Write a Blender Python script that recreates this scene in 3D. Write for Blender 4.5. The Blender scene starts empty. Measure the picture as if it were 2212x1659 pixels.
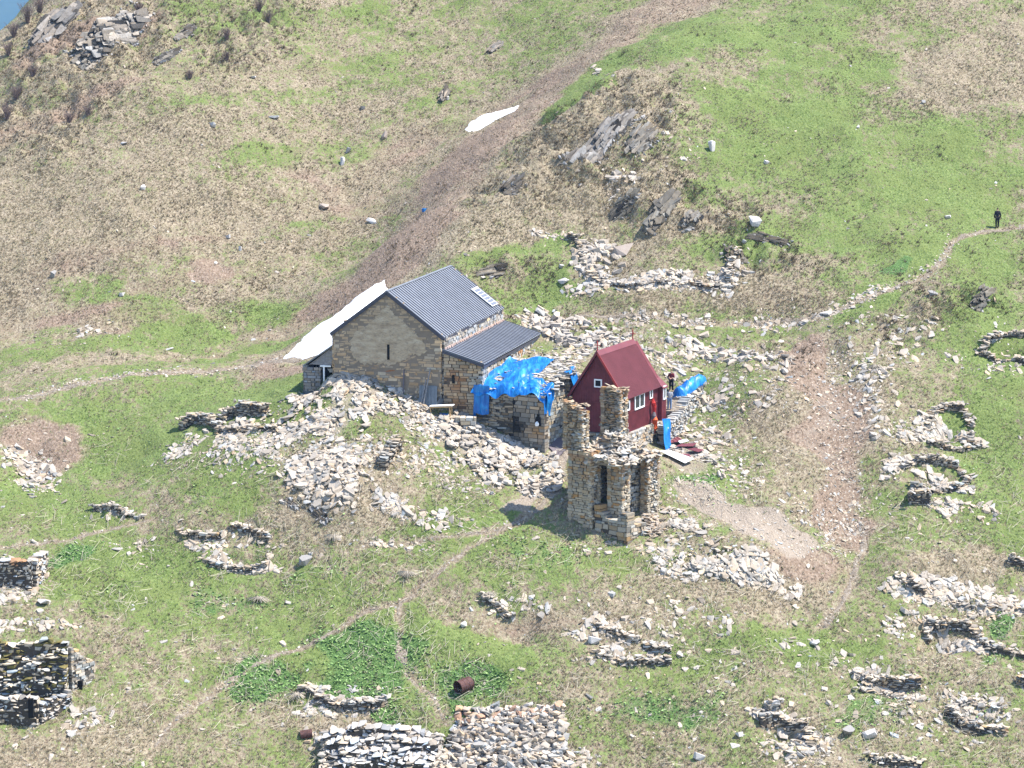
import bpy, bmesh, math, random
import numpy as np
from mathutils import Vector, Matrix
# ------------------------------------------------------------------ camera, world, sun, exposure
scn = bpy.context.scene
COL = scn.collection
PITCH = math.radians(9.0)
FPX = 5880.0                      # focal length in the 2212 px wide working frame
CAMZ = 70.0
cam_d = bpy.data.cameras.new('camera')
cam = bpy.data.objects.new('camera', cam_d)
COL.objects.link(cam)
cam.location = (0, 0, CAMZ)
cam.rotation_euler = (math.pi / 2 - PITCH, 0, 0)
cam_d.sensor_width = 36.0
cam_d.lens = 36.0 * FPX / 2212.0
cam_d.clip_start = 1.0
cam_d.clip_end = 30000.0
scn.camera = cam

SUN_EL, SUN_AZ = 60.0, 2.0        # degrees; azimuth measured from +x towards +y
w = bpy.data.worlds.new('World'); scn.world = w; w.use_nodes = True
nt = w.node_tree
sky = nt.nodes.new('ShaderNodeTexSky'); sky.sky_type = 'NISHITA'; sky.sun_disc = False
sky.sun_elevation = math.radians(SUN_EL)
sky.sun_rotation = math.radians(90.0 - SUN_AZ)
sky.altitude = 2200.0
bg = nt.nodes['Background']; bg.inputs[1].default_value = 0.15
nt.links.new(sky.outputs[0], bg.inputs[0])
sd = bpy.data.lights.new('sun', 'SUN'); sd.energy = 4.6; sd.angle = math.radians(0.5); sd.color = (1.0, 0.95, 0.87)
sun = bpy.data.objects.new('sun', sd); COL.objects.link(sun)
e, a = math.radians(SUN_EL), math.radians(SUN_AZ)
SUNV = Vector((math.cos(e) * math.cos(a), math.cos(e) * math.sin(a), math.sin(e)))
sun.rotation_euler = SUNV.to_track_quat('Z', 'Y').to_euler()
sun.location = (60, 200, 150)
scn.view_settings.view_transform = 'Standard'
scn.view_settings.look = 'None'
scn.view_settings.exposure = 1.5
scn.view_settings.gamma = 1.0
scn.cycles.max_bounces = 5
scn.cycles.diffuse_bounces = 3
scn.cycles.use_denoising = True
scn.cycles.denoiser = 'OPENIMAGEDENOISE'
scn.cycles.denoising_input_passes = 'RGB_ALBEDO_NORMAL'
scn.cycles.denoising_prefilter = 'ACCURATE'
scn.cycles.volume_bounces = 0

rng = np.random.default_rng(7)
random.seed(7)

# ------------------------------------------------------------------ numeric helpers
def ray(u, v):
    """direction (per unit y) through a point of the 2212 x 1659 working frame"""
    u = np.asarray(u, float); v = np.asarray(v, float)
    cx = (u - 1106.0) / FPX; cy = -(v - 829.5) / FPX
    dy = math.cos(PITCH) + cy * math.sin(PITCH)
    dz = -math.sin(PITCH) + cy * math.cos(PITCH)
    return cx / dy, dz / dy

def at(u, v, Y):
    dx, dz = ray(u, v)
    return np.stack([dx * Y, np.zeros_like(dx) + Y, CAMZ + dz * Y], -1)

def hash2(ix, iy, seed):
    n = (ix.astype(np.int64) * 374761393 + iy.astype(np.int64) * 668265263 + seed * 1442695041) & 0x7fffffff
    n = (n ^ (n >> 13)) * 1274126177 & 0x7fffffff
    n = (n ^ (n >> 16)) & 0x7fffffff
    return n / 0x7fffffff

def vnoise(x, y, s, seed=0):
    x = np.asarray(x, float) / s; y = np.asarray(y, float) / s
    ix = np.floor(x); iy = np.floor(y); fx = x - ix; fy = y - iy
    fx = fx * fx * (3 - 2 * fx); fy = fy * fy * (3 - 2 * fy)
    a = hash2(ix, iy, seed); b = hash2(ix + 1, iy, seed)
    c = hash2(ix, iy + 1, seed); d = hash2(ix + 1, iy + 1, seed)
    return (a * (1 - fx) + b * fx) * (1 - fy) + (c * (1 - fx) + d * fx) * fy

def fbm(x, y, s, seed=0, oct=4):
    t = 0; amp = .5; tot = 0
    for k in range(oct):
        t = t + amp * vnoise(x, y, s / 2 ** k, seed + k * 17); tot += amp; amp *= .5
    return t / tot

def sstep(a, b, x):
    t = np.clip((x - a) / (b - a), 0, 1)
    return t * t * (3 - 2 * t)

# ------------------------------------------------------------------ terrain heights
CP = [  # u, v, distance
 (0,70,282),(0,200,272),(0,400,257),(0,560,246),(0,700,238),(0,780,230),(0,868,219),(0,950,211),(0,1040,205),(0,1180,197),(0,1350,186),(0,1520,178),(0,1659,172),
 (100,1000,209),(250,1090,202),
 (200,0,289),(300,200,270),(300,400,255.6),(300,600,242.7),(300,760,232),(300,812,222),(300,950,210),(300,1080,201),(300,1250,192),(300,1450,182),(300,1659,173),
 (600,0,291),(600,200,275),(600,400,260),(600,600,246),(600,700,238),(610,775,226),(560,850,215),(500,920,207.5),(500,1050,200),(600,1200,194),(600,1450,182.5),(600,1659,173.5),
 (900,0,297),(900,200,279),(900,380,263),(830,560,248),(720,700,233),
 (1150,0,294),(1150,120,283),(1080,250,270),
 (1330,0,291),(1480,0,281),(1330,100,273),(1180,200,262),(1060,300,254),(930,440,243),(840,580,234),(760,690,226),
 (1400,100,267),(1330,300,251),(1330,420,244),(1330,550,235.5),(1150,520,238),(1000,560,233),(1120,650,231.5),(1130,692,228),(1180,727,225.3),(1330,640,229),
 (1480,690,225.5),(1230,762,220.5),(1400,790,217),(1600,780,217),
 (1650,0,280),(1650,200,259),(1650,420,244),(1600,580,232),(1780,680,224),
 (1900,0,277),(1900,250,256),(1900,450,241),(1900,600,229.5),
 (2212,0,277),(2212,250,256),(2212,490,239),(2212,640,227),(2212,760,218),(2000,760,218),
 (655,854,211.3),(640,800,219),(745,805,211),(850,870,208),(960,925,206),(1050,960,204.5),(700,920,206),(620,910,207.5),
 (1120,1040,201),(1200,960,205.5),(1200,1040,200.5),(1240,1140,195.5),(1340,1160,194),(1420,1100,197.5),(1300,1040,201),
 (1350,962,203.8),(1351,942,204.6),(1385,958,205.8),(1425,975,208.2),(1445,968,208.8),(1500,952,210),(1560,905,213),(1521,886,215.3),(1560,820,219),(1470,800,218.5),
 (800,1000,201),(800,1120,195.5),(950,1150,194.5),(1100,1150,194.5),
 (900,1300,188.5),(900,1500,180.5),(900,1659,174),
 (1250,1300,188),(1250,1450,182),(1250,1659,174),
 (1600,1000,204),(1600,1150,196),(1600,1300,188.5),(1600,1500,180),(1600,1659,173.5),
 (1790,850,212),(1840,1000,203.5),(1850,1200,193.5),(2000,900,210),(2000,1050,201.5),(2212,900,210),(2212,1050,202),(2000,1250,192),(2212,1250,192),
 (1900,1450,182.5),(2212,1450,183),(2000,1659,174),(2212,1659,174),
]
CPA = np.array(CP, float)
P3 = at(CPA[:, 0], CPA[:, 1], CPA[:, 2])
extra = []   # behind the frame: the hill goes on; past the top left crest it falls away
for (x, y, z) in [(-140, 280, 52), (-120, 200, 28), (-110, 140, 4), (140, 180, 20), (150, 250, 52), (0, 120, 2), (90, 120, 0), (-80, 120, 0),
                  (-66, 305, 52), (-78, 325, 44), (-95, 290, 44), (-130, 340, 10), (-75, 370, 30), (-57, 300, 58), (-46, 298, 72), (-35, 310, 82), (-10, 350, 100), (60, 350, 100), (130, 350, 98)]:
    extra.append((x, y, z))
P3 = np.vstack([P3, np.array(extra, float)])
SC = 60.0
def _phi(r2):
    return np.where(r2 > 1e-12, .5 * r2 * np.log(np.maximum(r2, 1e-12)), 0.0)
def tps_fit(P):
    X = P[:, :2] / SC; n = len(X)
    d = X[:, None, :] - X[None, :, :]; K = _phi((d ** 2).sum(-1)) + np.eye(n) * 3e-3
    Q = np.hstack([np.ones((n, 1)), X])
    A = np.block([[K, Q], [Q.T, np.zeros((3, 3))]])
    return X, np.linalg.solve(A, np.concatenate([P[:, 2], np.zeros(3)]))
TX, TW = tps_fit(P3)
def tps(x, y):
    sh = x.shape; x = x.ravel() / SC; y = y.ravel() / SC
    out = TW[-3] + TW[-2] * x + TW[-1] * y
    for k in range(len(TX)):
        out = out + TW[k] * _phi((x - TX[k, 0]) ** 2 + (y - TX[k, 1]) ** 2)
    return out.reshape(sh)

def axis(lo, hi, step, far_lo, far_hi):
    core = np.arange(lo, hi + step * .5, step)
    l = [lo]; s = step
    while l[-1] > far_lo: s *= 1.25; l.append(l[-1] - s)
    h = [core[-1]]; s = step
    while h[-1] < far_hi: s *= 1.25; h.append(h[-1] + s)
    return np.array(l[::-1][:-1] + list(core) + h[1:])
GX = axis(-63, 60, .27, -260, 260)
GY = axis(166, 302, .27, 40, 420)
MX, MY = np.meshgrid(GX, GY)
H = tps(MX, MY)
far = np.clip((np.abs(MX) - 150) / 110, 0, 1) ** 2
H = H - far * 60 * (MX < 0)

def samp(A, x, y):
    x = np.asarray(x, float); y = np.asarray(y, float)
    i = np.clip(np.searchsorted(GX, x) - 1, 0, len(GX) - 2)
    j = np.clip(np.searchsorted(GY, y) - 1, 0, len(GY) - 2)
    fx = np.clip((x - GX[i]) / (GX[i + 1] - GX[i]), 0, 1); fy = np.clip((y - GY[j]) / (GY[j + 1] - GY[j]), 0, 1)
    return (A[j, i] * (1 - fx) + A[j, i + 1] * fx) * (1 - fy) + (A[j + 1, i] * (1 - fx) + A[j + 1, i + 1] * fx) * fy

YS = np.arange(150, 345, .25)
def ground(u, v):
    """where the sight line through (u, v) first meets the terrain"""
    u = np.atleast_1d(np.asarray(u, float)); v = np.atleast_1d(np.asarray(v, float))
    dx, dz = ray(u, v)
    out = np.zeros((len(u), 3))
    for s in range(0, len(u), 4000):
        a, b = dx[s:s + 4000, None], dz[s:s + 4000, None]
        zz = CAMZ + b * YS - samp(H, a * YS, YS + 0 * a)
        hit = zz < 0
        k = np.argmax(hit, 1); k = np.where(hit.any(1), k, len(YS) - 1); k = np.maximum(k, 1)
        r = np.arange(len(k)); z0 = zz[r, k - 1]; z1 = zz[r, k]
        t = np.clip(z0 / (z0 - z1 + 1e-9), 0, 1); Y = YS[k - 1] + t * .25
        out[s:s + 4000] = np.stack([a[:, 0] * Y, Y, samp(H, a[:, 0] * Y, Y)], -1)
    return out
def g1(u, v): return ground(u, v)[0]

def dist_poly(pts, x, y):
    """distance of (x, y) to the world polyline, and the position 0..1 along it"""
    best = np.full(np.shape(x), 1e9); tt = np.zeros(np.shape(x)); n = len(pts) - 1
    for k in range(n):
        ax, ay = pts[k][:2]; bx, by = pts[k + 1][:2]
        L2 = (bx - ax) ** 2 + (by - ay) ** 2 + 1e-9
        t = np.clip(((x - ax) * (bx - ax) + (y - ay) * (by - ay)) / L2, 0, 1)
        d = np.hypot(x - ax - t * (bx - ax), y - ay - t * (by - ay))
        m = d < best; best = np.where(m, d, best); tt = np.where(m, (k + t) / n, tt)
    return best, tt
def wpoly(pix):
    p = np.array(pix, float); return ground(p[:, 0], p[:, 1])
def ell(u, v, ru, rv, ang=0):
    """a patch of ground: centre and the inverse of its two half axes, in the world plane"""
    c, s = math.cos(math.radians(ang)), math.sin(math.radians(ang))
    q = ground([u, u + ru * c, u - rv * s], [v, v - ru * s, v - rv * c])
    A = np.stack([q[1, :2] - q[0, :2], q[2, :2] - q[0, :2]], 1)
    if abs(np.linalg.det(A)) < 1e-3: A = A + np.eye(2) * 1.0
    return q[0, :2], A
def ell_r(E, x, y):
    c, A = E; Ai = np.linalg.inv(A)
    a = Ai[0, 0] * (x - c[0]) + Ai[0, 1] * (y - c[1]); b = Ai[1, 0] * (x - c[0]) + Ai[1, 1] * (y - c[1])
    return np.sqrt(a * a + b * b)

# relief: mounds, pits, channels
core = (np.abs(MX) < 110) & (MY > 140) & (MY < 330)
BR = []
def bump(u, v, ru, rv, h, ang=0): BR.append((ell(u, v, ru, rv, ang), h))
bump(1330, 300, 230, 90, .9, -15); bump(1400, 460, 120, 60, .8, -20)
bump(730, 880, 170, 90, .9, -20); bump(720, 1040, 150, 60, .5); bump(1600, 1200, 160, 50, .8, -15)
bump(2030, 660, 150, 45, .8); bump(1130, 1350, 150, 55, -.9); bump(1960, 1230, 130, 50, .7, -20)
bump(1690, 1575, 60, 30, -1.0); bump(1930, 1475, 80, 26, -.8, -12); bump(2100, 1560, 60, 24, -.8, -12)
bump(2030, 1372, 55, 28, -1.3, -10); bump(2040, 920, 40, 22, -1.2); bump(2015, 1030, 55, 24, -1.1)
bump(2180, 755, 60, 22, -1.1); bump(1150, 600, 130, 40, .3); bump(500, 1150, 90, 26, -.4)
bump(520, 1215, 70, 26, -.5); bump(672, 845, 34, 26, -.9); bump(240, 1100, 60, 24, .4); bump(200, 60, 200, 80, 1.0, 40); bump(60, 1010, 60, 60, -.8)
channels = [([(1690, 690), (1760, 760), (1800, 880), (1835, 1000), (1850, 1120), (1800, 1230), (1720, 1310)], 3.0, -1.1),
            ([(1500, 0), (1340, 112), (1190, 215), (1090, 300), (960, 440), (870, 580)], 3.5, -.8)]
D = np.zeros_like(H)
for E, h in BR: D += h * np.exp(-ell_r(E, MX, MY) ** 2 * 1.6)
CH = []
for pix, wd, dp in channels:
    p = wpoly(pix); d, _ = dist_poly(p, MX, MY); CH.append((p, wd)); D += dp * np.exp(-(d / wd) ** 2)
# flat shelves under the buildings are kept calm
calm = np.ones_like(H)
for E in (ell(900, 820, 260, 120), ell(1130, 900, 120, 80), ell(1370, 900, 130, 90), ell(1300, 1130, 110, 60)):
    calm = np.minimum(calm, sstep(.8, 1.5, ell_r(E, MX, MY)))
n1 = fbm(MX, MY, 9, 3, 3) - .5; n2 = fbm(MX + 3.7, MY, 2.3, 11, 3) - .5
terr = fbm(MX * .45 + MY * .1, MY, 3.2, 31, 3) - .5
D += calm * (n1 * 1.5 + n2 * .45 + terr * .5) + (1 - calm) * n2 * .2
RO = np.zeros_like(H)
for q_ in ((1290, 280, 250, 110, 15, 1.0), (1480, 455, 230, 75, -8, 1.0), (1640, 540, 160, 60, -10, .8), (200, 90, 330, 130, 40, 1.0), (520, 90, 220, 90, 20, .8), (60, 260, 160, 110, 0, .8), (2060, 650, 150, 50, 0, .8), (1130, 590, 120, 40, 0, .7), (1120, 400, 170, 60, 0, .8), (700, 1090, 200, 40, 0, .5), (2060, 1210, 160, 50, 0, .5), (1700, 750, 120, 60, 0, .5), (1900, 720, 130, 50, 0, .4)):
    RO = np.maximum(RO, q_[5] * (1 - sstep(.5, 1.1, ell_r(ell(*q_[:5]), MX, MY))))
rid = 1 - np.abs(fbm(MX * .8 + MY * .5, MY - MX * .4, 2.4, 201, 4) - .5) * 4
D += RO * ((fbm(MX, MY, 1.7, 205, 4) - .5) * 2.7 + rid * .4) + calm * (fbm(MX, MY, 1.1, 207, 3) - .5) * .28
H = H + D * core

# ------------------------------------------------------------------ ground colour zones (albedo only)
G = np.full_like(H, .48); DIRT = np.zeros_like(H); SAND = np.zeros_like(H); LEAF = np.zeros_like(H)
wx = MX + (fbm(MX, MY, 4, 51) - .5) * 5; wy = MY + (fbm(MX, MY, 4, 52) - .5) * 6
GZ = [(300,300,760,360,0,.16),(600,330,330,120,15,.42),(1000,120,230,110,40,.42),(50,480,200,200,0,.08),(280,620,330,60,5,.33),
 (700,560,260,60,20,.22),(470,745,470,42,6,.85),(640,680,200,42,28,.85),(150,745,220,36,0,.85),(450,850,280,50,8,.95),(300,960,260,90,0,.8),
 (650,790,160,30,10,.45),
 (1750,120,460,170,-10,.72),(1900,350,350,180,-15,.98),(1400,130,180,34,30,1.0),(2080,90,240,150,-20,.30),(1640,170,160,60,-10,.35),
 (1290,270,250,110,20,.10),(1500,440,330,90,-10,.12),(1130,400,220,80,20,.12),(1130,560,170,45,5,.85),(1600,420,120,60,0,.7),
 (1800,500,330,70,0,.85),(1670,640,190,50,0,.10),(1480,600,200,60,0,.2),(2100,560,150,60,0,.95),(1980,680,170,60,0,.28),(1900,620,100,30,20,.8),
 (1200,610,150,30,0,.75),(1450,740,150,40,0,.6),(1600,740,110,40,0,.4),(1580,880,110,110,0,.55),
 (1780,900,130,210,0,.12),(2120,880,120,330,0,.85),(1990,800,80,60,0,.6),(1930,1050,90,120,0,.45),
 (380,1260,440,140,-5,.88),(120,1100,200,60,0,.8),(850,1420,330,150,0,.92),(1150,1345,210,75,0,.08),(1420,1290,260,70,0,.3),
 (1620,1270,220,70,0,.18),(1650,1420,330,70,0,.85),(1450,1530,330,110,0,.6),(1750,1520,330,110,0,.6),(1900,1300,150,60,0,.6),(2060,1220,150,50,0,.15),
 (150,1620,260,50,0,.12),(760,1560,180,60,0,.15),(1000,1500,80,100,0,.9),(720,1010,230,90,0,.18),(480,1030,180,60,0,.75),(650,1110,240,40,0,.3),
 (1000,1170,260,40,0,.8),(1230,1190,160,40,0,.7),(1500,1040,90,40,0,.8),(620,1300,330,90,0,.75)]
for z in GZ:
    k = 1 - sstep(.55, 1.15, ell_r(ell(*z[:5]), wx, wy)); G = G * (1 - k) + z[5] * k
for pix, wd, val in [([(1500,-20),(1340,80),(1190,190),(1090,280),(980,390),(900,480),(830,570)], 4.2, 0), ([(1430,60),(1300,160),(1200,240)], 2.5, .9)]:
    d, _ = dist_poly(wpoly(pix), wx, wy); k = 1 - sstep(wd * .6, wd * 1.3, d)
    if val == 0: DIRT = np.maximum(DIRT, k * .62)
    G = G * (1 - k) + val * k
def zone(A, u, v, ru, rv, ang, val):
    return np.maximum(A, val * (1 - sstep(.5, 1.15, ell_r(ell(u, v, ru, rv, ang), wx, wy))))
for z in [(800,450,330,34,20,.55),(1010,330,180,36,35,.8),(740,640,150,30,35,.75),(300,690,260,34,0,.5),(560,640,260,26,10,.45),(1690,640,150,36,0,.5),
          (1765,790,80,90,0,1.),(1800,930,85,130,0,1.),(1825,1100,75,120,0,1.),(1750,1220,110,50,0,.8),(1880,720,60,30,0,.4),(110,960,110,70,0,.9),(640,800,140,20,5,.7),
          (1140,1350,140,50,0,.6),(1640,860,40,80,0,.3),(200,30,260,60,40,.3),(1230,210,100,40,0,.3)]:
    DIRT = zone(DIRT, *z)
for z in [(1510,1070,110,42,-18,1.),(1620,1130,130,46,-28,1.),(1710,1180,70,34,-10,.8),(1200,1010,30,70,10,.9),(1150,1095,70,24,30,.8),(70,1010,45,45,0,.8),(1245,755,90,34,0,.5),
          (1060,980,160,50,-15,.6),(1780,920,26,120,0,.5),(1480,985,60,30,0,.6),(760,860,120,50,0,.6)]:
    SAND = zone(SAND, *z)
for z in [(780,1400,180,80,-15,.8),(1010,1490,90,80,0,.75),(560,1460,120,60,0,.8),(500,1300,130,50,-10,.5),(800,1480,140,50,0,.8),(1150,1185,150,26,0,.45),
          (1490,1028,80,16,0,.7),(1960,575,50,20,10,.8),(2180,1370,70,40,0,.8),(700,1220,160,30,0,.4),(1420,1500,200,60,0,.6),(1900,1540,160,40,0,.5),(120,1200,60,20,0,.8)]:
    LEAF = zone(LEAF, *z)
sa = (MX * .86 + MY * .5); sb = (MY * .86 - MX * .5)
st = fbm(sa * .16, sb, 2.6, 301, 4) - .5; up_ = sstep(214, 228, MY)
G = np.clip(G + st * 1.0 * up_ + (fbm(MX, MY, 5, 303, 3) - .5) * .7, 0, 1.1)
DIRT = np.clip(DIRT + np.clip(fbm(sa * .14, sb, 3.5, 305, 4) - .52, 0, 1) * 2.4 * up_ * (MX < 5) * (1 - sstep(.5, .9, G)), 0, 1)
PATHS = {
 'hillside_trail': ([(-40,872),(60,856),(150,835),(230,818),(330,805),(430,800),(520,790),(600,778),(690,766)], .45),
 'far_trail': ([(1090,682),(1200,688),(1330,682),(1450,692),(1600,696),(1700,690),(1780,682),(1850,650),(1920,625),(1990,600),(2025,572),(2045,540),(2070,515),(2130,497),(2230,488)], .27),
 'village_path': ([(330,1610),(420,1520),(560,1430),(700,1375),(800,1315),(860,1300),(930,1250),(1000,1190),(1085,1140),(1150,1105),(1195,1060),(1215,1010),(1205,965)], .21),
 'side_path': ([(860,1300),(862,1400),(885,1460),(935,1500),(965,1560)], .22),
 'lower_path': ([(-30,1185),(120,1168),(230,1145),(330,1120)], .16),
 'meadow_path': ([(780,1180),(900,1168),(1000,1152),(1085,1140)], .18),
 'stream_path': ([(1862,1150),(1858,1190),(1840,1250),(1815,1310),(1780,1350)], .3),
}
PW = {}
PD = np.full_like(H, 99.)
for k, (pix, wd) in PATHS.items():
    PW[k] = wpoly(pix); d, _ = dist_poly(PW[k], MX + (fbm(MX, MY, 1.2, 77) - .5) * 1.0, MY); PD = np.minimum(PD, d - wd)
pathm = 1 - sstep(-.1, .35, PD)
DIRT = np.maximum(DIRT, pathm * .55 * (1 - sstep(0, .3, PD))); G = G * (1 - .6 * pathm)
H = H - pathm * .10 * core

# ------------------------------------------------------------------ mesh building
class MB:
    def __init__(s): s.V = []; s.n = 0; s.F = []; s.C = []
    def add(s, verts, faces, col):
        """verts (n,3); faces: array (m,k); col: (3,) or (m,3)"""
        verts = np.asarray(verts, float).reshape(-1, 3); faces = np.asarray(faces, np.int64)
        s.V.append(verts); s.F.append(faces + s.n); s.n += len(verts)
        c = np.asarray(col, float)
        if c.ndim == 1: c = np.broadcast_to(c, (len(faces), 3))
        s.C.append(c)
    def count(s): return sum(len(f) for f in s.F)
def make_mesh(name, mb, off=(0, 0, 0), smooth=False):
    me = bpy.data.meshes.new(name)
    V = np.concatenate(mb.V) - np.asarray(off, float)
    me.vertices.add(len(V)); me.vertices.foreach_set('co', V.ravel())
    loops = np.concatenate([f.ravel() for f in mb.F])
    sizes = np.concatenate([np.full(len(f), f.shape[1]) for f in mb.F])
    starts = np.concatenate([[0], np.cumsum(sizes)[:-1]])
    me.loops.add(len(loops)); me.loops.foreach_set('vertex_index', loops.astype(np.int32))
    me.polygons.add(len(sizes)); me.polygons.foreach_set('loop_start', starts.astype(np.int32))
    try: me.polygons.foreach_set('loop_total', sizes.astype(np.int32))
    except Exception: pass
    me.polygons.foreach_set('use_smooth', np.full(len(sizes), smooth))
    at_ = me.attributes.new('Col', 'FLOAT_COLOR', 'FACE')
    C = np.concatenate(mb.C); C = np.hstack([C, np.ones((len(C), 1))])
    at_.data.foreach_set('color', C.ravel().astype(np.float32))
    me.update(calc_edges=True); me.validate()
    return me
def tag(o, label=None, cat=None, group=None, kind=None):
    if label: o['label'] = label
    if cat: o['category'] = cat
    if group: o['group'] = group
    if kind: o['kind'] = kind
    return o
def obj(name, mb, mat, parent=None, origin=None, smooth=False):
    off = (0, 0, 0)
    if parent is not None:
        off = Vector(parent.location)
        if parent.parent is not None: off = off + parent.parent.location
    elif origin is not None: off = origin
    if parent is not None and origin is None and parent.type == 'MESH':
        pass
    me = make_mesh(name, mb, off, smooth)
    me.materials.append(mat)
    o = bpy.data.objects.new(name, me); COL.objects.link(o)
    if parent is not None: o.parent = parent
    elif origin is not None: o.location = origin
    return o
def empty(name, loc, label, cat, group=None):
    o = bpy.data.objects.new(name, None); COL.objects.link(o); o.location = loc; o.empty_display_size = .3
    return tag(o, label, cat, group)

BOXF = np.array([[0,1,3,2],[4,6,7,5],[0,4,5,1],[2,3,7,6],[0,2,6,4],[1,5,7,3]])
BOXV = np.array([[x, y, z] for x in (-1, 1) for y in (-1, 1) for z in (-1, 1)], float)
def boxes(mb, cen, A, cols, jit=0.0):
    """cen (n,3); A (n,3,3): rows are the three half axis vectors"""
    cen = np.asarray(cen, float).reshape(-1, 3); A = np.asarray(A, float).reshape(-1, 3, 3); n = len(cen)
    k = np.broadcast_to(BOXV, (n, 8, 3)).copy()
    if jit: k = k * (1 - rng.random((n, 8, 3)) * jit)
    V = cen[:, None, :] + np.einsum('nij,njk->nik', k, A)
    F = (BOXF[None] + (np.arange(n) * 8)[:, None, None]).reshape(-1, 4)
    cols = np.asarray(cols, float)
    if cols.ndim == 1: cols = np.broadcast_to(cols, (n, 3))
    mb.add(V.reshape(-1, 3), F, np.repeat(cols, 6, 0))
class FR:
    """local frame: x along g, y along d (away), z up"""
    def __init__(s, o, th):
        t = math.radians(th); s.o = np.array(o, float)
        s.g = np.array([math.cos(t), -math.sin(t), 0]); s.d = np.array([math.sin(t), math.cos(t), 0]); s.z = np.array([0, 0, 1.])
    def p(s, x, y, z):
        return s.o + np.multiply.outer(x, s.g) + np.multiply.outer(y, s.d) + np.multiply.outer(z, s.z)
    def box(s, mb, x0, x1, y0, y1, z0, z1, col, jit=0):
        c = s.p((x0 + x1) / 2, (y0 + y1) / 2, (z0 + z1) / 2)
        boxes(mb, [c], [[s.g * (x1 - x0) / 2, s.d * (y1 - y0) / 2, s.z * (z1 - z0) / 2]], col, jit)
    def prism(s, mb, pts, y0, y1, col):
        """polygon in (x, z), extruded along y"""
        n = len(pts)
        V = [s.p(x, y0, z) for x, z in pts] + [s.p(x, y1, z) for x, z in pts]
        mb.add(V, [list(range(n))], col); mb.add(V, [list(range(2 * n - 1, n - 1, -1))], col)
        mb.add(V, [[i, i + n, (i + 1) % n + n, (i + 1) % n] for i in range(n)], col)
def beam(mb, a, b, w, h, col, up=(0, 0, 1), jit=0):
    a = np.array(a, float); b = np.array(b, float); d = b - a; L = np.linalg.norm(d); d = d / L
    u = np.array(up, float); s_ = np.cross(d, u); 
    if np.linalg.norm(s_) < 1e-4: s_ = np.cross(d, (1, 0, 0))
    s_ = s_ / np.linalg.norm(s_); t = np.cross(s_, d)
    boxes(mb, [(a + b) / 2], [[d * L / 2, s_ * w / 2, t * h / 2]], col, jit)
def tube(mb, pts, radii, col, seg=8, cap=True):
    pts = np.array(pts, float); n = len(pts); radii = np.broadcast_to(np.asarray(radii, float), (n,)); V = []
    for i in range(n):
        d = pts[min(i + 1, n - 1)] - pts[max(i - 1, 0)]; d /= np.linalg.norm(d) + 1e-9
        u = np.cross(d, (0, 0, 1)); 
        if np.linalg.norm(u) < .05: u = np.cross(d, (1, 0, 0))
        u /= np.linalg.norm(u); t = np.cross(u, d)
        for k in range(seg):
            a = 2 * math.pi * k / seg; V.append(pts[i] + radii[i] * (math.cos(a) * u + math.sin(a) * t))
    F = [[i * seg + k, i * seg + (k + 1) % seg, (i + 1) * seg + (k + 1) % seg, (i + 1) * seg + k] for i in range(n - 1) for k in range(seg)]
    mb.add(V, F, col)
    if cap: mb.add(V, [list(range(seg))[::-1], list(range((n - 1) * seg, n * seg))], col)

# stone shapes: convex hulls of scattered points, angular and slabby
def hull_variant(seed):
    r = np.random.default_rng(seed)
    p = r.uniform(-1, 1, (15, 3)); m = np.abs(p).max(1); p = p / m[:, None] * r.uniform(.8, 1, (15, 1))
    if seed % 2: p[:, 2] = np.where(p[:, 2] > 0, r.uniform(.7, 1), -r.uniform(.7, 1))
    bm = bmesh.new()
    for q in p: bm.verts.new(q)
    ret = bmesh.ops.convex_hull(bm, input=bm.verts)
    junk = [v for v in bm.verts if not v.link_faces]
    bmesh.ops.delete(bm, geom=junk, context='VERTS')
    bmesh.ops.triangulate(bm, faces=bm.faces); bm.verts.index_update()
    V = np.array([v.co[:] for v in bm.verts]); F = np.array([[v.index for v in f.verts] for f in bm.faces]); bm.free()
    return V, F
HV = [hull_variant(s) for s in range(14)]
def rotmats(n, tilt=.35, yaw=None):
    """row-vector frames: random yaw, random tilt"""
    yaw = rng.uniform(0, 2 * math.pi, n) if yaw is None else yaw
    tx = rng.normal(0, tilt, n); ty = rng.normal(0, tilt, n)
    c, s = np.cos(yaw), np.sin(yaw); O = np.zeros(n); I = np.ones(n)
    Rz = np.stack([np.stack([c, s, O], -1), np.stack([-s, c, O], -1), np.stack([O, O, I], -1)], 1)
    c, s = np.cos(tx), np.sin(tx)
    Rx = np.stack([np.stack([I, O, O], -1), np.stack([O, c, s], -1), np.stack([O, -s, c], -1)], 1)
    c, s = np.cos(ty), np.sin(ty)
    Ry = np.stack([np.stack([c, O, -s], -1), np.stack([O, I, O], -1), np.stack([s, O, c], -1)], 1)
    return Rz @ Rx @ Ry
def stones(mb, cen, size, R, cols):
    """cen (n,3), size (n,3) half sizes, R (n,3,3)"""
    n = len(cen)
    if n == 0: return
    var = rng.integers(0, len(HV), n); A = size[:, :, None] * R
    for k in range(len(HV)):
        i = np.where(var == k)[0]
        if len(i) == 0: continue
        V, F = HV[k]
        W = cen[i][:, None, :] + np.einsum('vj,njk->nvk', V, A[i])
        FF = (F[None] + (np.arange(len(i)) * len(V))[:, None, None]).reshape(-1, 3)
        mb.add(W.reshape(-1, 3), FF, np.repeat(cols[i], len(F), 0))
def pal(n, base, var=.12, warm=.04):
    k = 1 + rng.normal(0, var, (n, 1)); wv = rng.normal(0, warm, (n, 1))
    return np.clip(np.array(base)[None] * k * (1 + wv * np.array([[1, 0, -1.3]])), .01, .8)
PALE = (.355, .308, .255)

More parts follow.
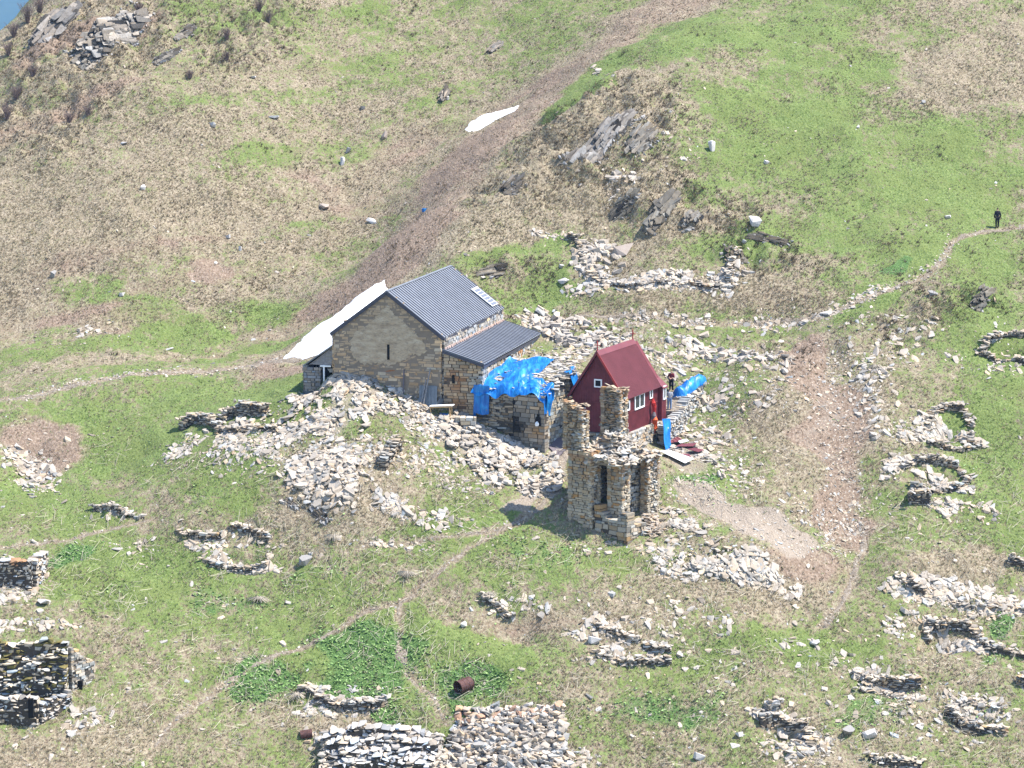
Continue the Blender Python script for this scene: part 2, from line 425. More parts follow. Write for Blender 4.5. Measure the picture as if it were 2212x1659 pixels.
def masonry(mb, p0, p1, z0, ztop, t=.5, course=.17, blen=.42, rough=.035, base=(.27, .235, .185), colf=None, core=True, gap=.012, hull=False, tiltz=0.0, corecol=(.06, .05, .04)):
    """a wall of laid stones between the world points p0 and p1; z0, ztop: numbers or functions of the distance s"""
    p0 = np.array(p0[:2], float); p1 = np.array(p1[:2], float); L = np.hypot(*(p1 - p0)); u = (p1 - p0) / L; nrm = np.array([u[1], -u[0]])
    f0 = z0 if callable(z0) else (lambda s: z0 + 0 * np.asarray(s)); f1 = ztop if callable(ztop) else (lambda s: ztop + 0 * np.asarray(s))
    ss = np.linspace(0, L, max(2, int(L / .25) + 1)); lo = float(np.min(f0(ss))); hi = float(np.max(f1(ss)))
    cen = []; hs = []; z = lo
    while z < hi:
        h = course * random.uniform(.65, 1.4); s = -random.uniform(0, blen * .6)
        while s < L:
            l = blen * random.uniform(.45, 1.75); a = max(s, -.04); b = min(s + l, L + .04); m = (a + b) / 2
            if b - a > .07 and z + h * .55 <= float(f1(m)) and z + h > float(f0(m)) - .1:
                cen.append((m, z + h / 2, (b - a) / 2 - gap, h / 2 - gap * .6))
            s += l
        z += h
    if cen:
        c = np.array(cen); n = len(c)
        off = rng.normal(0, rough, n); tt = t / 2 * (1 + rng.uniform(-.05, .12, n))
        C3 = np.stack([p0[0] + u[0] * c[:, 0] + nrm[0] * off, p0[1] + u[1] * c[:, 0] + nrm[1] * off, c[:, 1]], -1)
        ti = rng.normal(0, .02 + tiltz, n)
        ax = np.stack([u[0] * np.cos(ti), u[1] * np.cos(ti), np.sin(ti)], -1) * c[:, 2:3]
        az = np.stack([-u[0] * np.sin(ti), -u[1] * np.sin(ti), np.cos(ti)], -1) * c[:, 3:4]
        ay = np.stack([nrm[0] * tt, nrm[1] * tt, 0 * tt], -1)
        cols = pal(n, base, .22, .09)
        if colf is not None: cols = colf(c[:, 0], c[:, 1], cols)
        A = np.stack([ax, ay, az], 1)
        if hull:
            var = rng.integers(0, len(HV), n)
            for k in range(len(HV)):
                i = np.where(var == k)[0]
                if len(i) == 0: continue
                V, F = HV[k]; W = C3[i][:, None, :] + np.einsum('vj,njk->nvk', V * 1.12, A[i])
                mb.add(W.reshape(-1, 3), (F[None] + (np.arange(len(i)) * len(V))[:, None, None]).reshape(-1, 3), np.repeat(cols[i], len(F), 0))
        else: boxes(mb, C3, A, cols, .16)
    if core:
        k = max(1, int(L / .5)); e_ = np.linspace(0, L, k + 1)
        for i in range(k):
            m = (e_[i] + e_[i + 1]) / 2; top = float(min(f1(e_[i]), f1(e_[i + 1]), f1(m))) - course * 1.1; bot = float(f0(m)) - .3
            if top - bot < .1: continue
            q = p0 + u * m
            boxes(mb, [(q[0], q[1], (top + bot) / 2)], [[np.array([u[0], u[1], 0]) * (e_[i + 1] - e_[i]) / 2, np.array([nrm[0], nrm[1], 0]) * (t / 2 - .07), np.array([0, 0, 1.]) * (top - bot) / 2]], corecol)

# ------------------------------------------------------------------ materials
def mat(name, rough=.85):
    m = bpy.data.materials.new(name); m.use_nodes = True; n = m.node_tree; b = n.nodes['Principled BSDF']
    b.inputs['Roughness'].default_value = rough; b.inputs['Specular IOR Level'].default_value = .25
    return m, n, b
def nz(n, scale, detail=4, rough=.6, coord=None, dist=0):
    t = n.nodes.new('ShaderNodeTexNoise'); t.inputs['Scale'].default_value = scale; t.inputs['Detail'].default_value = detail
    t.inputs['Roughness'].default_value = rough; t.inputs['Distortion'].default_value = dist
    if coord is not None: n.links.new(coord, t.inputs['Vector'])
    return t.outputs[0]
def ramp(n, inp, stops):
    r = n.nodes.new('ShaderNodeValToRGB'); n.links.new(inp, r.inputs[0]); cr = r.color_ramp
    while len(cr.elements) < len(stops): cr.elements.new(.5)
    for e_, (p, c) in zip(cr.elements, stops):
        e_.position = p; e_.color = tuple(c) + (1,) if len(c) == 3 else c
    return r.outputs[0]
def mix(n, f, a, b, mode='MIX'):
    x = n.nodes.new('ShaderNodeMix'); x.data_type = 'RGBA'; x.blend_type = mode
    for k, v in ((0, f), (6, a), (7, b)):
        if isinstance(v, bpy.types.NodeSocket): n.links.new(v, x.inputs[k])
        elif isinstance(v, (int, float)): x.inputs[k].default_value = v
        else: x.inputs[k].default_value = tuple(v) + (1,)
    return x.outputs[2]
def mth(n, op, a, b=0, c=None, clamp=False):
    x = n.nodes.new('ShaderNodeMath'); x.operation = op; x.use_clamp = clamp
    for k, v in enumerate((a, b) if c is None else (a, b, c)):
        if isinstance(v, bpy.types.NodeSocket): n.links.new(v, x.inputs[k])
        else: x.inputs[k].default_value = v
    return x.outputs[0]
def bump_(n, b, h, st, dist=.05):
    x = n.nodes.new('ShaderNodeBump'); x.inputs['Strength'].default_value = st; x.inputs['Distance'].default_value = dist
    n.links.new(h, x.inputs['Height']); n.links.new(x.outputs[0], b.inputs['Normal'])
def attr(n, name='Col'):
    x = n.nodes.new('ShaderNodeAttribute'); x.attribute_name = name; return x
def geo(n): return n.nodes.new('ShaderNodeNewGeometry').outputs['Position']

def stone_mat(name, lichen=.0, obj_random=False, mott=.25, base=PALE, stain=0.0):
    m, n, b = mat(name, .9); P = geo(n)
    if obj_random:
        oi = n.nodes.new('ShaderNodeObjectInfo')
        col = ramp(n, oi.outputs['Random'], [(0, tuple(c * .72 for c in base)), (.5, base), (1, tuple(c * 1.15 for c in base))])
    else: col = attr(n).outputs['Color']
    f = nz(n, 2.6, 5, .7, P)
    col = mix(n, mott, col, ramp(n, f, [(.3, (.25, .22, .19)), (.5, (.8, .78, .75)), (.75, (1.25, 1.22, 1.18))]), 'MULTIPLY')
    dk = nz(n, 9, 3, .6, P); col = mix(n, ramp(n, dk, [(.55, (0, 0, 0)), (.75, (.4, .4, .4))]), col, (.13, .12, .105))
    if lichen:
        l = nz(n, .8, 5, .75, P, .4)
        k = ramp(n, l, [(.64 - lichen * .1, (0, 0, 0)), (.72 - lichen * .1, (.9, .9, .9))])
        col = mix(n, k, col, ramp(n, nz(n, 3, 3, .6, P), [(.3, (.26, .13, .045)), (.7, (.36, .22, .10))]))
    if stain:
        l = nz(n, .35, 4, .6, P); col = mix(n, ramp(n, l, [(.5, (0, 0, 0)), (.7, (stain,) * 3)]), col, (.16, .10, .06))
    n.links.new(col, b.inputs['Base Color']); bump_(n, b, nz(n, 14, 4, .65, P), .5, .03)
    return m
M_RUB = stone_mat('rubble_stone'); M_BOUL = stone_mat('boulder_stone', obj_random=True, base=(.345, .30, .25))
M_RUIN = stone_mat('ruin_stone', lichen=.25); M_TOWER = stone_mat('tower_stone', lichen=.3); M_CHURCH = stone_mat('church_stone', lichen=.0, mott=.22, stain=.25)
def plaster_mat():
    m, n, b = mat('old_plaster', .95); P = geo(n)
    mp = n.nodes.new('ShaderNodeMapping'); mp.inputs['Scale'].default_value = (1, 1, 2.6); n.links.new(P, mp.inputs[0])
    c = ramp(n, nz(n, 1.1, 5, .7, mp.outputs[0]), [(.3, (.23, .175, .12)), (.5, (.345, .275, .19)), (.68, (.42, .36, .27))])
    c = mix(n, ramp(n, nz(n, 4.5, 4, .7, mp.outputs[0]), [(.52, (0,) * 3), (.66, (.7,) * 3)]), c, (.16, .135, .11)); n.links.new(c, b.inputs['Base Color']); bump_(n, b, nz(n, 5, 4, .6, mp.outputs[0]), .6, .05); return m
M_PLASTER = plaster_mat()
M_BED = stone_mat('bedrock', base=(.2, .2, .2), mott=.6)

def plain(name, col, rough=.6, var=.15, sc=3, metal=0, bump=0, spec=None):
    m, n, b = mat(name, rough); P = geo(n)
    f = nz(n, sc, 5, .65, P)
    c = mix(n, 1, col, ramp(n, f, [(.25, (1 - var * 1.6,) * 3), (.75, (1 + var,) * 3)]), 'MULTIPLY')
    n.links.new(c, b.inputs['Base Color']); b.inputs['Metallic'].default_value = metal
    if bump: bump_(n, b, nz(n, sc * 4, 3, .6, P), bump, .02)
    if spec is not None: b.inputs['Specular IOR Level'].default_value = spec
    return m
def seam_mat(name, col, rough):
    m, n, b = mat(name, rough); P = geo(n)
    c = mix(n, 1, col, ramp(n, nz(n, .9, 4, .6, P), [(.3, (.86,) * 3), (.7, (1.1,) * 3)]), 'MULTIPLY')
    c = mix(n, 1, c, attr(n).outputs['Color'], 'MULTIPLY'); n.links.new(c, b.inputs['Base Color']); b.inputs['Metallic'].default_value = .15; return m
M_ROOF = seam_mat('grey_sheet_roof', (.20, .215, .245), .5)
M_FASCIA = plain('dark_trim', (.05, .05, .065), .5, .1)
M_RED = plain('oxblood_wall', (.135, .030, .036), .6, .25, 1.6)
M_REDROOF = seam_mat('oxblood_roof', (.165, .05, .058), .5)
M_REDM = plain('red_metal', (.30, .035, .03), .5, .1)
M_WHITE = plain('white_paint', (.72, .72, .72), .5, .05)
M_GLASS = plain('dark_glass', (.03, .035, .04), .12, .1, 1, 0, 0, .6)
M_DARK = plain('dark_interior', (.012, .011, .010), .95, .1)  # near-black: shade of openings put into the colour; also eyes and panes
M_WOOD = plain('grey_wood', (.22, .21, .21), .8, .25, 5, 0, .3)
M_NWOOD = plain('new_wood', (.42, .27, .13), .7, .15, 5)
M_ZINC = plain('zinc_sheet', (.15, .16, .17), .4, .15, 2, .3)
M_PANEL = plain('solar_cells', (.15, .165, .21), .35, .08, 2)
M_BOARD = plain('white_board', (.62, .61, .58), .5, .08, 1.5)
M_RUST = plain('rusty_drum', (.085, .040, .034), .75, .4, 6, .1, .3)
M_ORANGE = plain('orange_bag', (.62, .11, .03), .6, .15, 5)
M_REDC = plain('red_cloth', (.42, .03, .025), .8, .15, 6)
M_GREYC = plain('grey_bag', (.13, .11, .12), .8, .1)
def tarp_mat():
    m, n, b = mat('blue_tarp', .42); P = geo(n)
    mp = n.nodes.new('ShaderNodeMapping'); mp.inputs['Scale'].default_value = (2.2, .7, .7); mp.inputs['Rotation'].default_value = (0, 0, -.7); n.links.new(P, mp.inputs[0])
    f = nz(n, 1.3, 3, .55, mp.outputs[0], .5)
    c = ramp(n, f, [(.32, (.003, .075, .30)), (.5, (.006, .13, .40)), (.68, (.02, .22, .50)), (.86, (.10, .32, .55))])  # colour follows the folds: light streaks painted along them
    n.links.new(c, b.inputs['Base Color']); b.inputs['Specular IOR Level'].default_value = .35
    bump_(n, b, f, .6, .2)
    return m
M_TARP = tarp_mat()
def snow_mat():
    m, n, b = mat('snow', .6); P = geo(n)
    c = ramp(n, nz(n, 1.2, 5, .6, P), [(.25, (.55, .55, .56)), (.5, (.80, .80, .82))]); c = mix(n, ramp(n, nz(n, 5, 5, .75, P), [(.60, (0,) * 3), (.70, (.6,) * 3)]), c, (.30, .25, .21))
    n.links.new(c, b.inputs['Base Color']); bump_(n, b, nz(n, 3, 3, .5, P), .4, .1); return m
M_SNOW = snow_mat()

def ground_mat():
    m, n, b = mat('hillside', .95); P = geo(n)
    g = attr(n, 'grass').outputs['Fac']; d = attr(n, 'dirt').outputs['Fac']; s = attr(n, 'sand').outputs['Fac']; lf = attr(n, 'leafy').outputs['Fac']
    mp = n.nodes.new('ShaderNodeMapping'); mp.inputs['Scale'].default_value = (1, .55, 1); n.links.new(P, mp.inputs[0]); Q = mp.outputs[0]
    n_l = nz(n, .28, 5, .7, P); n_m = nz(n, 1.4, 5, .72, Q); n_f = nz(n, 5.5, 4, .7, Q)
    dry = ramp(n, n_f, [(.34, (.09, .062, .042)), (.48, (.195, .155, .106)), (.64, (.32, .272, .195))])
    dry = mix(n, ramp(n, n_m, [(.40, (.0,) * 3), (.65, (.45,) * 3)]), dry, (.15, .13, .07))
    grn = ramp(n, n_f, [(.34, (.058, .082, .020)), (.48, (.100, .142, .036)), (.66, (.175, .21, .075))])
    grn = mix(n, ramp(n, n_l, [(.4, (0,) * 3), (.6, (.5,) * 3)]), grn, (.115, .135, .040))
    k = mth(n, 'ADD', mth(n, 'ADD', g, mth(n, 'MULTIPLY', mth(n, 'SUBTRACT', n_m, .5), 2.2)), mth(n, 'MULTIPLY', mth(n, 'SUBTRACT', n_f, .5), 1.8))
    k = mth(n, 'MULTIPLY', mth(n, 'SUBTRACT', k, .30), 2.3, clamp=True)
    c = mix(n, k, dry, grn)
    lc = ramp(n, nz(n, 9, 3, .7, P), [(.35, (.030, .065, .016)), (.5, (.065, .125, .032)), (.7, (.14, .21, .075))])
    c = mix(n, mth(n, 'MULTIPLY', mth(n, 'SUBTRACT', mth(n, 'ADD', lf, mth(n, 'MULTIPLY', mth(n, 'SUBTRACT', n_m, .5), .9)), .4), 4, clamp=True), c, lc)
    dc = ramp(n, n_f, [(.3, (.105, .070, .048)), (.52, (.195, .142, .102)), (.7, (.31, .245, .19))])
    kd = mth(n, 'MULTIPLY', mth(n, 'SUBTRACT', mth(n, 'ADD', d, mth(n, 'MULTIPLY', mth(n, 'SUBTRACT', n_m, .5), 1.3)), .42), 3, clamp=True)
    c = mix(n, kd, c, dc)
    sc_ = ramp(n, nz(n, 11, 4, .75, P), [(.3, (.13, .10, .075)), (.5, (.245, .20, .155)), (.7, (.36, .31, .26))])
    ks = mth(n, 'MULTIPLY', mth(n, 'SUBTRACT', mth(n, 'ADD', s, mth(n, 'MULTIPLY', mth(n, 'SUBTRACT', n_m, .5), 1.0)), .42), 3.5, clamp=True)
    c = mix(n, ks, c, sc_)
    n.links.new(c, b.inputs['Base Color'])
    bump_(n, b, mth(n, 'ADD', n_f, mth(n, 'MULTIPLY', n_m, 1.5)), 1.0, .13)
    return m
M_GROUND = ground_mat()
def attr_mat(name, rough=.9, trans=0):
    m, n, b = mat(name, rough); n.links.new(attr(n).outputs['Color'], b.inputs['Base Color']); return m
M_GRASS = attr_mat('grass_blades', .85)
def path_mat():
    m, n, b = mat('path_gravel', .95); P = geo(n)
    c = ramp(n, nz(n, 7, 5, .75, P), [(.34, (.09, .072, .048)), (.5, (.175, .14, .105)), (.66, (.32, .285, .24))])
    n.links.new(c, b.inputs['Base Color']); bump_(n, b, nz(n, 12, 4, .7, P), 1, .05); return m
M_PATH = path_mat(); SCREE = []

# ------------------------------------------------------------------ the hillside
def build_ground():
    ny, nx = H.shape
    V = np.stack([MX, MY, H], -1).reshape(-1, 3)
    i = (np.arange(ny - 1)[:, None] * nx + np.arange(nx - 1)[None]).ravel()
    F = np.stack([i, i + 1, i + nx + 1, i + nx], -1)
    mb = MB(); mb.add(V, F, (1, 1, 1)); me = make_mesh('hillside', mb, smooth=True)
    for nm, A in (('grass', G), ('dirt', DIRT), ('sand', SAND), ('leafy', LEAF)):
        at_ = me.attributes.new(nm, 'FLOAT', 'POINT'); at_.data.foreach_set('value', A.ravel().astype(np.float32))
    me.materials.append(M_GROUND)
    o = bpy.data.objects.new('hillside', me); COL.objects.link(o); tag(o, kind='structure')
build_ground()

def sheet(name, cx0, cx1, cy0, cy1, step, hf, matr, kind, label=None, cat=None):
    """a thin layer lying on the ground; hf(x, y) is its height over the ground, parts below -0.04 are dropped"""
    xs = np.arange(cx0, cx1, step); ys = np.arange(cy0, cy1, step); X, Y = np.meshgrid(xs, ys)
    h = hf(X, Y); Z = samp(H, X, Y) + h; keep = h > -.05
    ny, nx = X.shape; i = (np.arange(ny - 1)[:, None] * nx + np.arange(nx - 1)[None])
    fk = (keep[:-1, :-1] | keep[1:, :-1] | keep[:-1, 1:] | keep[1:, 1:]); i = i[fk]
    F = np.stack([i, i + 1, i + nx + 1, i + nx], -1)
    used = np.unique(F); rem = np.zeros(nx * ny, int); rem[used] = np.arange(len(used))
    V = np.stack([X, Y, Z], -1).reshape(-1, 3)[used]; mb = MB(); mb.add(V, rem[F], (1, 1, 1))
    o = obj(name, mb, matr, smooth=True); tag(o, label, cat, kind=kind); return o
for k, (pix, wd) in PATHS.items():
    p = PW[k]
    def hf(X, Y, p=p, wd=wd):
        jx = X + (fbm(X, Y, .9, 5, 3) - .5) * .9; d, _ = dist_poly(p, jx, Y)
        return .035 - .13 * (d / wd) ** 2 + (fbm(X, Y, .7, 9, 3) - .5) * .22
    sheet('path', p[:, 0].min() - 1, p[:, 0].max() + 1, p[:, 1].min() - 1, p[:, 1].max() + 1, .16, hf, M_PATH, 'structure')
def inside(poly, x, y):
    r = np.zeros(x.shape, bool); n = len(poly)
    for i in range(n):
        x1, y1 = poly[i][:2]; x2, y2 = poly[(i + 1) % n][:2]
        c = ((y1 > y) != (y2 > y)) & (x < (x2 - x1) * (y - y1) / (y2 - y1 + 1e-12) + x1); r ^= c
    return r
def snow(pix, label):
    p = wpoly(pix); pc = np.vstack([p, p[:1]])
    def hf(X, Y):
        X2 = X + (fbm(X, Y, .8, 61, 3) - .5) * .6; Y2 = Y + (fbm(X, Y, .8, 63, 3) - .5) * .8
        d, _ = dist_poly(pc, X2, Y2); s = np.where(inside(p, X2, Y2), d, -d)
        return -.06 + .5 * sstep(0, 1.6, s) + .08 * sstep(-.02, .05, s) - .3 * sstep(0, .4, -s)
    sheet('snow', p[:, 0].min() - .5, p[:, 0].max() + .5, p[:, 1].min() - .5, p[:, 1].max() + .5, .12, hf, M_SNOW, 'stuff', label, 'snow')
snow([(610,776),(640,748),(700,702),(760,655),(800,624),(834,600),(838,625),(826,640),(800,680),(770,725),(745,752),(690,768)], 'large white snow patch in the gully behind the stone church')
snow([(1000,282),(1010,268),(1040,252),(1080,240),(1122,226),(1112,240),(1070,262),(1020,284)], 'small thin snow patch higher up the gully')

# far mountain seen past the crest at the top left
def far_mountain():
    xs = np.linspace(-4200, 400, 110); ys = np.linspace(4300, 8600, 70); X, Y = np.meshgrid(xs, ys)
    Z = -1200 + 2300 * sstep(4300, 8600, Y) + (fbm(X, Y, 900, 71, 5) - .5) * 560 
    ny, nx = X.shape; i = (np.arange(ny - 1)[:, None] * nx + np.arange(nx - 1)[None]).ravel()
    mb = MB(); mb.add(np.stack([X, Y, Z], -1).reshape(-1, 3), np.stack([i, i + 1, i + nx + 1, i + nx], -1), (1, 1, 1))
    m, n, b = mat('far_forest', .95); n.links.new(ramp(n, nz(n, .004, 5, .7, geo(n)), [(.35, (.03, .05, .03)), (.7, (.06, .09, .05))]), b.inputs['Base Color'])
    o = obj('mountain', mb, m, smooth=True); tag(o, kind='structure')
far_mountain()

# ------------------------------------------------------------------ the stone church
def off_box(F_, mb, *a, **k): F_.box(mb, *a, **k)
def church():
    F = FR((-5.44, 208.5, 40.80), 14.9)       # front right eave corner of the nave
    W, L, HR = 8.74, 17.6, 3.27; ZB = -9.5
    root = empty('stone_church', tuple(F.p(-W / 2, 0, -7.0)), 'long grey stone church with a seamed metal roof and a lower side aisle', 'church')
    tan = (.37, .275, .18)
    def plaster(s, z, c):
        zz = z - F.o[2]
        k = sstep(-3.0, -1.6, zz)[:, None] * sstep(.3, 1.4, np.minimum(s, W - s))[:, None]
        c = c * (1 - k) + (np.array([.35, .265, .175]) * (1 + rng.normal(0, .05, (len(c), 1)))) * k
        r = np.exp(-((s - 4.9) / 1.1) ** 2 - ((zz + 2.9 + (s - 4.4) * .25) / .2) ** 2)[:, None] * (rng.random((len(c), 1)) < .7)
        return c * (1 - r) + np.array([.24, .085, .03]) * r
    def gtop(s): return F.o[2] - .05 + (HR - .12) * (1 - np.abs(np.asarray(s) - W / 2) / (W / 2))
    mb = MB(); masonry(mb, F.p(-W, 0, 0), F.p(0, 0, 0), F.o[2] + ZB, gtop, .44, .21, .5, .012, tan, plaster, core=False, gap=.010)
    F.prism(mb, [(-W + .05, ZB), (-.05, ZB), (-.05, -.05), (-W / 2, HR - .2), (-W + .05, -.05)], -.205, .2, (.19, .155, .12))
    wall = obj('front_wall', mb, M_CHURCH, root)
    r_ = np.random.default_rng(5); outl = []
    for (px, pz) in ((-7.3, -.5), (-6.6, .25), (-5.7, .95), (-5.0, 1.6), (-4.37, 2.15), (-3.7, 1.6), (-3.0, 1.0), (-2.2, .35), (-1.5, -.3), (-1.0, -1.2), (-1.6, -1.7), (-2.4, -1.5), (-3.1, -2.1), (-4.0, -2.5), (-5.0, -2.3), (-6.0, -2.6), (-6.8, -2.2), (-7.2, -1.5)):
        outl.append((px + r_.normal(0, .12), pz + r_.normal(0, .10)))
    mb = MB(); o2 = []
    for i_ in range(len(outl)):
        a_, b_ = np.array(outl[i_]), np.array(outl[(i_ + 1) % len(outl)])
        for t_ in np.linspace(0, 1, 6)[:-1]: o2.append(tuple(a_ + (b_ - a_) * t_ + r_.normal(0, .07, 2)))
    F.prism(mb, o2, -.243, -.2, (.30, .25, .185)); obj('plaster', mb, M_PLASTER, root)
    # slit window: near-black box, the shade of the opening put into its colour
    mb = MB(); F.box(mb, -W / 2 + .02, -W / 2 + .22, -.266, .1, -2.05, -.85, (.01, .01, .01)); obj('slit_window', mb, M_DARK, root)
    # right clerestory wall (sunlit) and the back gable
    mb = MB(); masonry(mb, F.p(0, .1, 0), F.p(0, L, 0), F.o[2] - 6, F.o[2] - .05, .4, .19, .5, .03, (.33, .31, .28))
    obj('nave_side_wall', mb, M_CHURCH, root)
    mb = MB(); masonry(mb, F.p(-W, L, 0), F.p(0, L, 0), F.o[2] - 6, gtop, .4, .24, .55, .02, tan); F.prism(mb, [(-W + .05, -6), (-.05, -6), (-.05, -.1), (-W / 2, HR - .25), (-W + .05, -.1)], L - .15, L + .15, (.15, .125, .1))
    obj('back_wall', mb, M_CHURCH, root)
    mb = MB(); masonry(mb, F.p(-W, L, 0), F.p(-W, 0, 0), F.o[2] - 8, F.o[2] - .05, .4, .26, .6, .02, tan); obj('far_side_wall', mb, M_CHURCH, root)
    # roof: two pitched sheets with raised seams, dark verge
    ov = .28
    def pitched(mb, x0, z0, x1, z1, y0, y1, step, th=.07, rib=.055):
        a = F.p(x0, y0, z0); b = F.p(x1, y0, z1); dv = b - a; ln = np.linalg.norm(dv); dv /= ln
        nv = np.cross(dv, F.d); nv = nv if nv[2] > 0 else -nv
        c = (F.p(x0, y0, z0) + F.p(x1, y1, z1)) / 2
        boxes(mb, [c], [[dv * ln / 2, F.d * (y1 - y0) / 2, nv * th / 2]], (1, 1, 1))
        n = int((y1 - y0) / step); cs = []
        for i in range(n + 1):
            y = y0 + .03 + i * (y1 - y0 - .06) / n
            cs.append((F.p(x0, y, z0) + F.p(x1, y, z1)) / 2 + nv * (th / 2 + rib / 2 - .003))
        A = np.broadcast_to(np.array([dv * (ln / 2 - .01), F.d * .07, nv * rib / 2]), (len(cs), 3, 3)); boxes(mb, cs, A, (.32, .32, .36))  # dark rib colour stands in for the seam shadows
    sl = HR / (W / 2)
    mb = MB(); pitched(mb, -W / 2, HR, .22, -.22 * sl, -ov, L + .2, .56); r = obj('roof', mb, M_ROOF, root)
    mb = MB(); pitched(mb, -W / 2, HR, -W - .22, -.22 * sl, -ov, L + .2, .56); r2 = obj('roof', mb, M_ROOF, root)
    for sgn in (1, -1):
        mb = MB(); x1 = .22 if sgn > 0 else -W - .22
        a = F.p(-W / 2, -ov - .03, HR - .09); b = F.p(x1, -ov - .03, -.22 * sl - .09); beam(mb, a, b, .05, .24, (1, 1, 1), up=(0, 0, 1)); obj('verge_board', mb, M_FASCIA, root)
    mb = MB(); a = F.p(-W / 2, -ov, HR + .06); b = F.p(-W / 2, L + .2, HR + .06); beam(mb, a, b, .22, .05, (1, 1, 1)); obj('ridge_cap', mb, M_ROOF, root)
    mb = MB(); F.box(mb, .02, .20, .05, L, -.42, -.24, (1, 1, 1)); obj('eave_board', mb, M_FASCIA, root)
    # side aisle
    w_, h0, h1 = 3.24, -1.13, -2.09; La = L
    def atop(s): return F.o[2] + h0 - .12 + (h1 - h0) * np.asarray(s) / w_
    def rust(s, z, c):
        zz = z - F.o[2]
        r = (np.exp(-((s - 1.0) / .7) ** 2 - ((zz + 3.4) / 1.0) ** 2) + .8 * np.exp(-((s - 1.1) / .8) ** 2 - ((zz + 5.3) / .5) ** 2))[:, None] * (rng.random((len(c), 1)) < .65)
        r = np.clip(r, 0, .85); c = c * (1 - r) + np.array([.27, .125, .05]) * r
        dk = (np.exp(-((s - .9) / 1.0) ** 2 - ((zz + 5.6) / .4) ** 2))[:, None] * (rng.random((len(c), 1)) < .4)
        return c * (1 - .8 * dk)
    mb = MB(); masonry(mb, F.p(.2, .06, 0), F.p(w_ - .05, .06, 0), F.o[2] + ZB, atop, .4, .2, .46, .03, (.33, .255, .17), rust, corecol=(.08, .06, .045))
    obj('aisle_front_wall', mb, M_CHURCH, root)
    mb = MB(); F.box(mb, .88, 1.08, -.20, 0, -3.72, -3.05, (.01, .01, .01)); obj('slit_window', mb, M_DARK, root)
    mb = MB(); masonry(mb, F.p(w_ - .12, -.1, 0), F.p(w_ - .12, La, 0), F.o[2] + ZB, F.o[2] + h1 - .15, .4, .19, .45, .035, (.35, .325, .29), lambda s, z, c: np.where((np.abs(s - 11.5) < .5)[:, None] & (rng.random((len(c), 1)) < .6), np.array([[.36, .19, .09]]), c))
    obj('aisle_side_wall', mb, M_CHURCH, root)
    mb = MB(); pitched(mb, .12, h0, w_ + .22, h1 - .06, -.22, La, .54, .07); obj('aisle_roof', mb, M_ROOF, root)
    mb = MB(); beam(mb, F.p(.1, -.25, h0 - .12), F.p(w_ + .22, -.25, h1 - .18), .05, .2, (1, 1, 1)); obj('verge_board', mb, M_FASCIA, root)
    mb = MB(); F.box(mb, w_ + .02, w_ + .17, -.1, La, h1 - .38, h1 - .19, (1, 1, 1)); obj('eave_board', mb, M_FASCIA, root)
    mb = MB(); n = 34
    for i in range(n): F.box(mb, .20, .28 + random.random() * .12, i * La / n, (i + .9) * La / n, h0 - .02 + random.uniform(-.02, .03), h0 + .14, pal(1, (.36, .26, .22))[0], .15)
    obj('flashing_stones', mb, M_RUB, root)
    # solar panel near the back of the nave roof
    nv = np.cross(F.g * (W / 2 + .22) + F.z * (-(HR + .22 * sl)), F.d); nv /= np.linalg.norm(nv); nv = nv if nv[2] > 0 else -nv
    dv = F.g * (W / 2) - F.z * HR; dv /= np.linalg.norm(dv)
    c0 = F.p(-1.15, L - 1.35, 0) + F.z * (1.15 * sl) + nv * .18
    sp = empty('solar_panel', tuple(c0), 'pale framed solar panel near the far eave of the church roof', 'solar panel')
    mb = MB(); boxes(mb, [c0], [[dv * 1.15, F.d * .9, nv * .025]], (1, 1, 1)); obj('panel_frame', mb, M_WHITE, sp)
    mb = MB()
    for i in range(6):
        for j in range(4):
            boxes(mb, [c0 + dv * (-.80 + i * .35) + F.d * (-.6 + j * .4) + nv * .03], [[dv * .15, F.d * .185, nv * .008]], (1, 1, 1))
    obj('solar_cells', mb, M_PANEL, sp)
    # lean-to on the left: low stone walls, grey boards, metal sheet
    zt = F.o[2] - 4.3
    sh = empty('lean_to_shed', tuple(F.p(-W - 1.3, .5, -7)), 'small lean-to shed of grey boards and stone against the left side of the church', 'shed')
    x0 = -W - 2.55
    mb = MB(); masonry(mb, F.p(x0, .3, 0), F.p(-W - 1.25, .3, 0), F.o[2] - 8.5, F.o[2] - 2.85, .4, .22, .45, .03, (.23, .21, .19)); masonry(mb, F.p(x0, 5, 0), F.p(x0, .3, 0), F.o[2] - 8.5, F.o[2] - 2.85, .4, .22, .45, .03, (.23, .21, .19))
    obj('stone_base', mb, M_CHURCH, sh)
    mb = MB(); lo, hi = -2.75, -1.1
    nb = 7
    for i in range(nb):
        za = lo + (hi - lo) * i / nb; zb = lo + (hi - lo) * (i + 1) / nb - .015
        xa = x0 + .3 + (2.2) * (i + .1) / nb
        F.prism(mb, [(xa, za), (-W - .02, za), (-W - .02, zb), (xa + 2.2 / nb, zb)], .30 + random.uniform(0, .015), .34, (1, 1, 1))
    obj('board_gable', mb, M_WOOD, sh)
    mb = MB(); F.prism(mb, [(x0 - .05, lo - .12), (x0 - .05, lo + .0), (-W - .02, hi + .12), (-W - .02, hi + .0)], .05, 5.2, (1, 1, 1)); obj('sheet_roof', mb, M_ZINC, sh)
    mb = MB(); F.box(mb, -W - 1.05, -W - .93, .25, .36, -4.5, lo, (1, 1, 1)); obj('door_post', mb, M_WHITE, sh)
    mb = MB(); F.box(mb, -W - 1.25, -W - .02, .8, .9, -8, lo, (1, 1, 1)); obj('dark_opening', mb, M_DARK, sh)
    mb = MB(); F.box(mb, -W - 1.3, -W - .4, .22, .32, lo - .14, lo - .02, (1, 1, 1)); obj('lintel', mb, M_WHITE, sh)
    return F
CF = church()
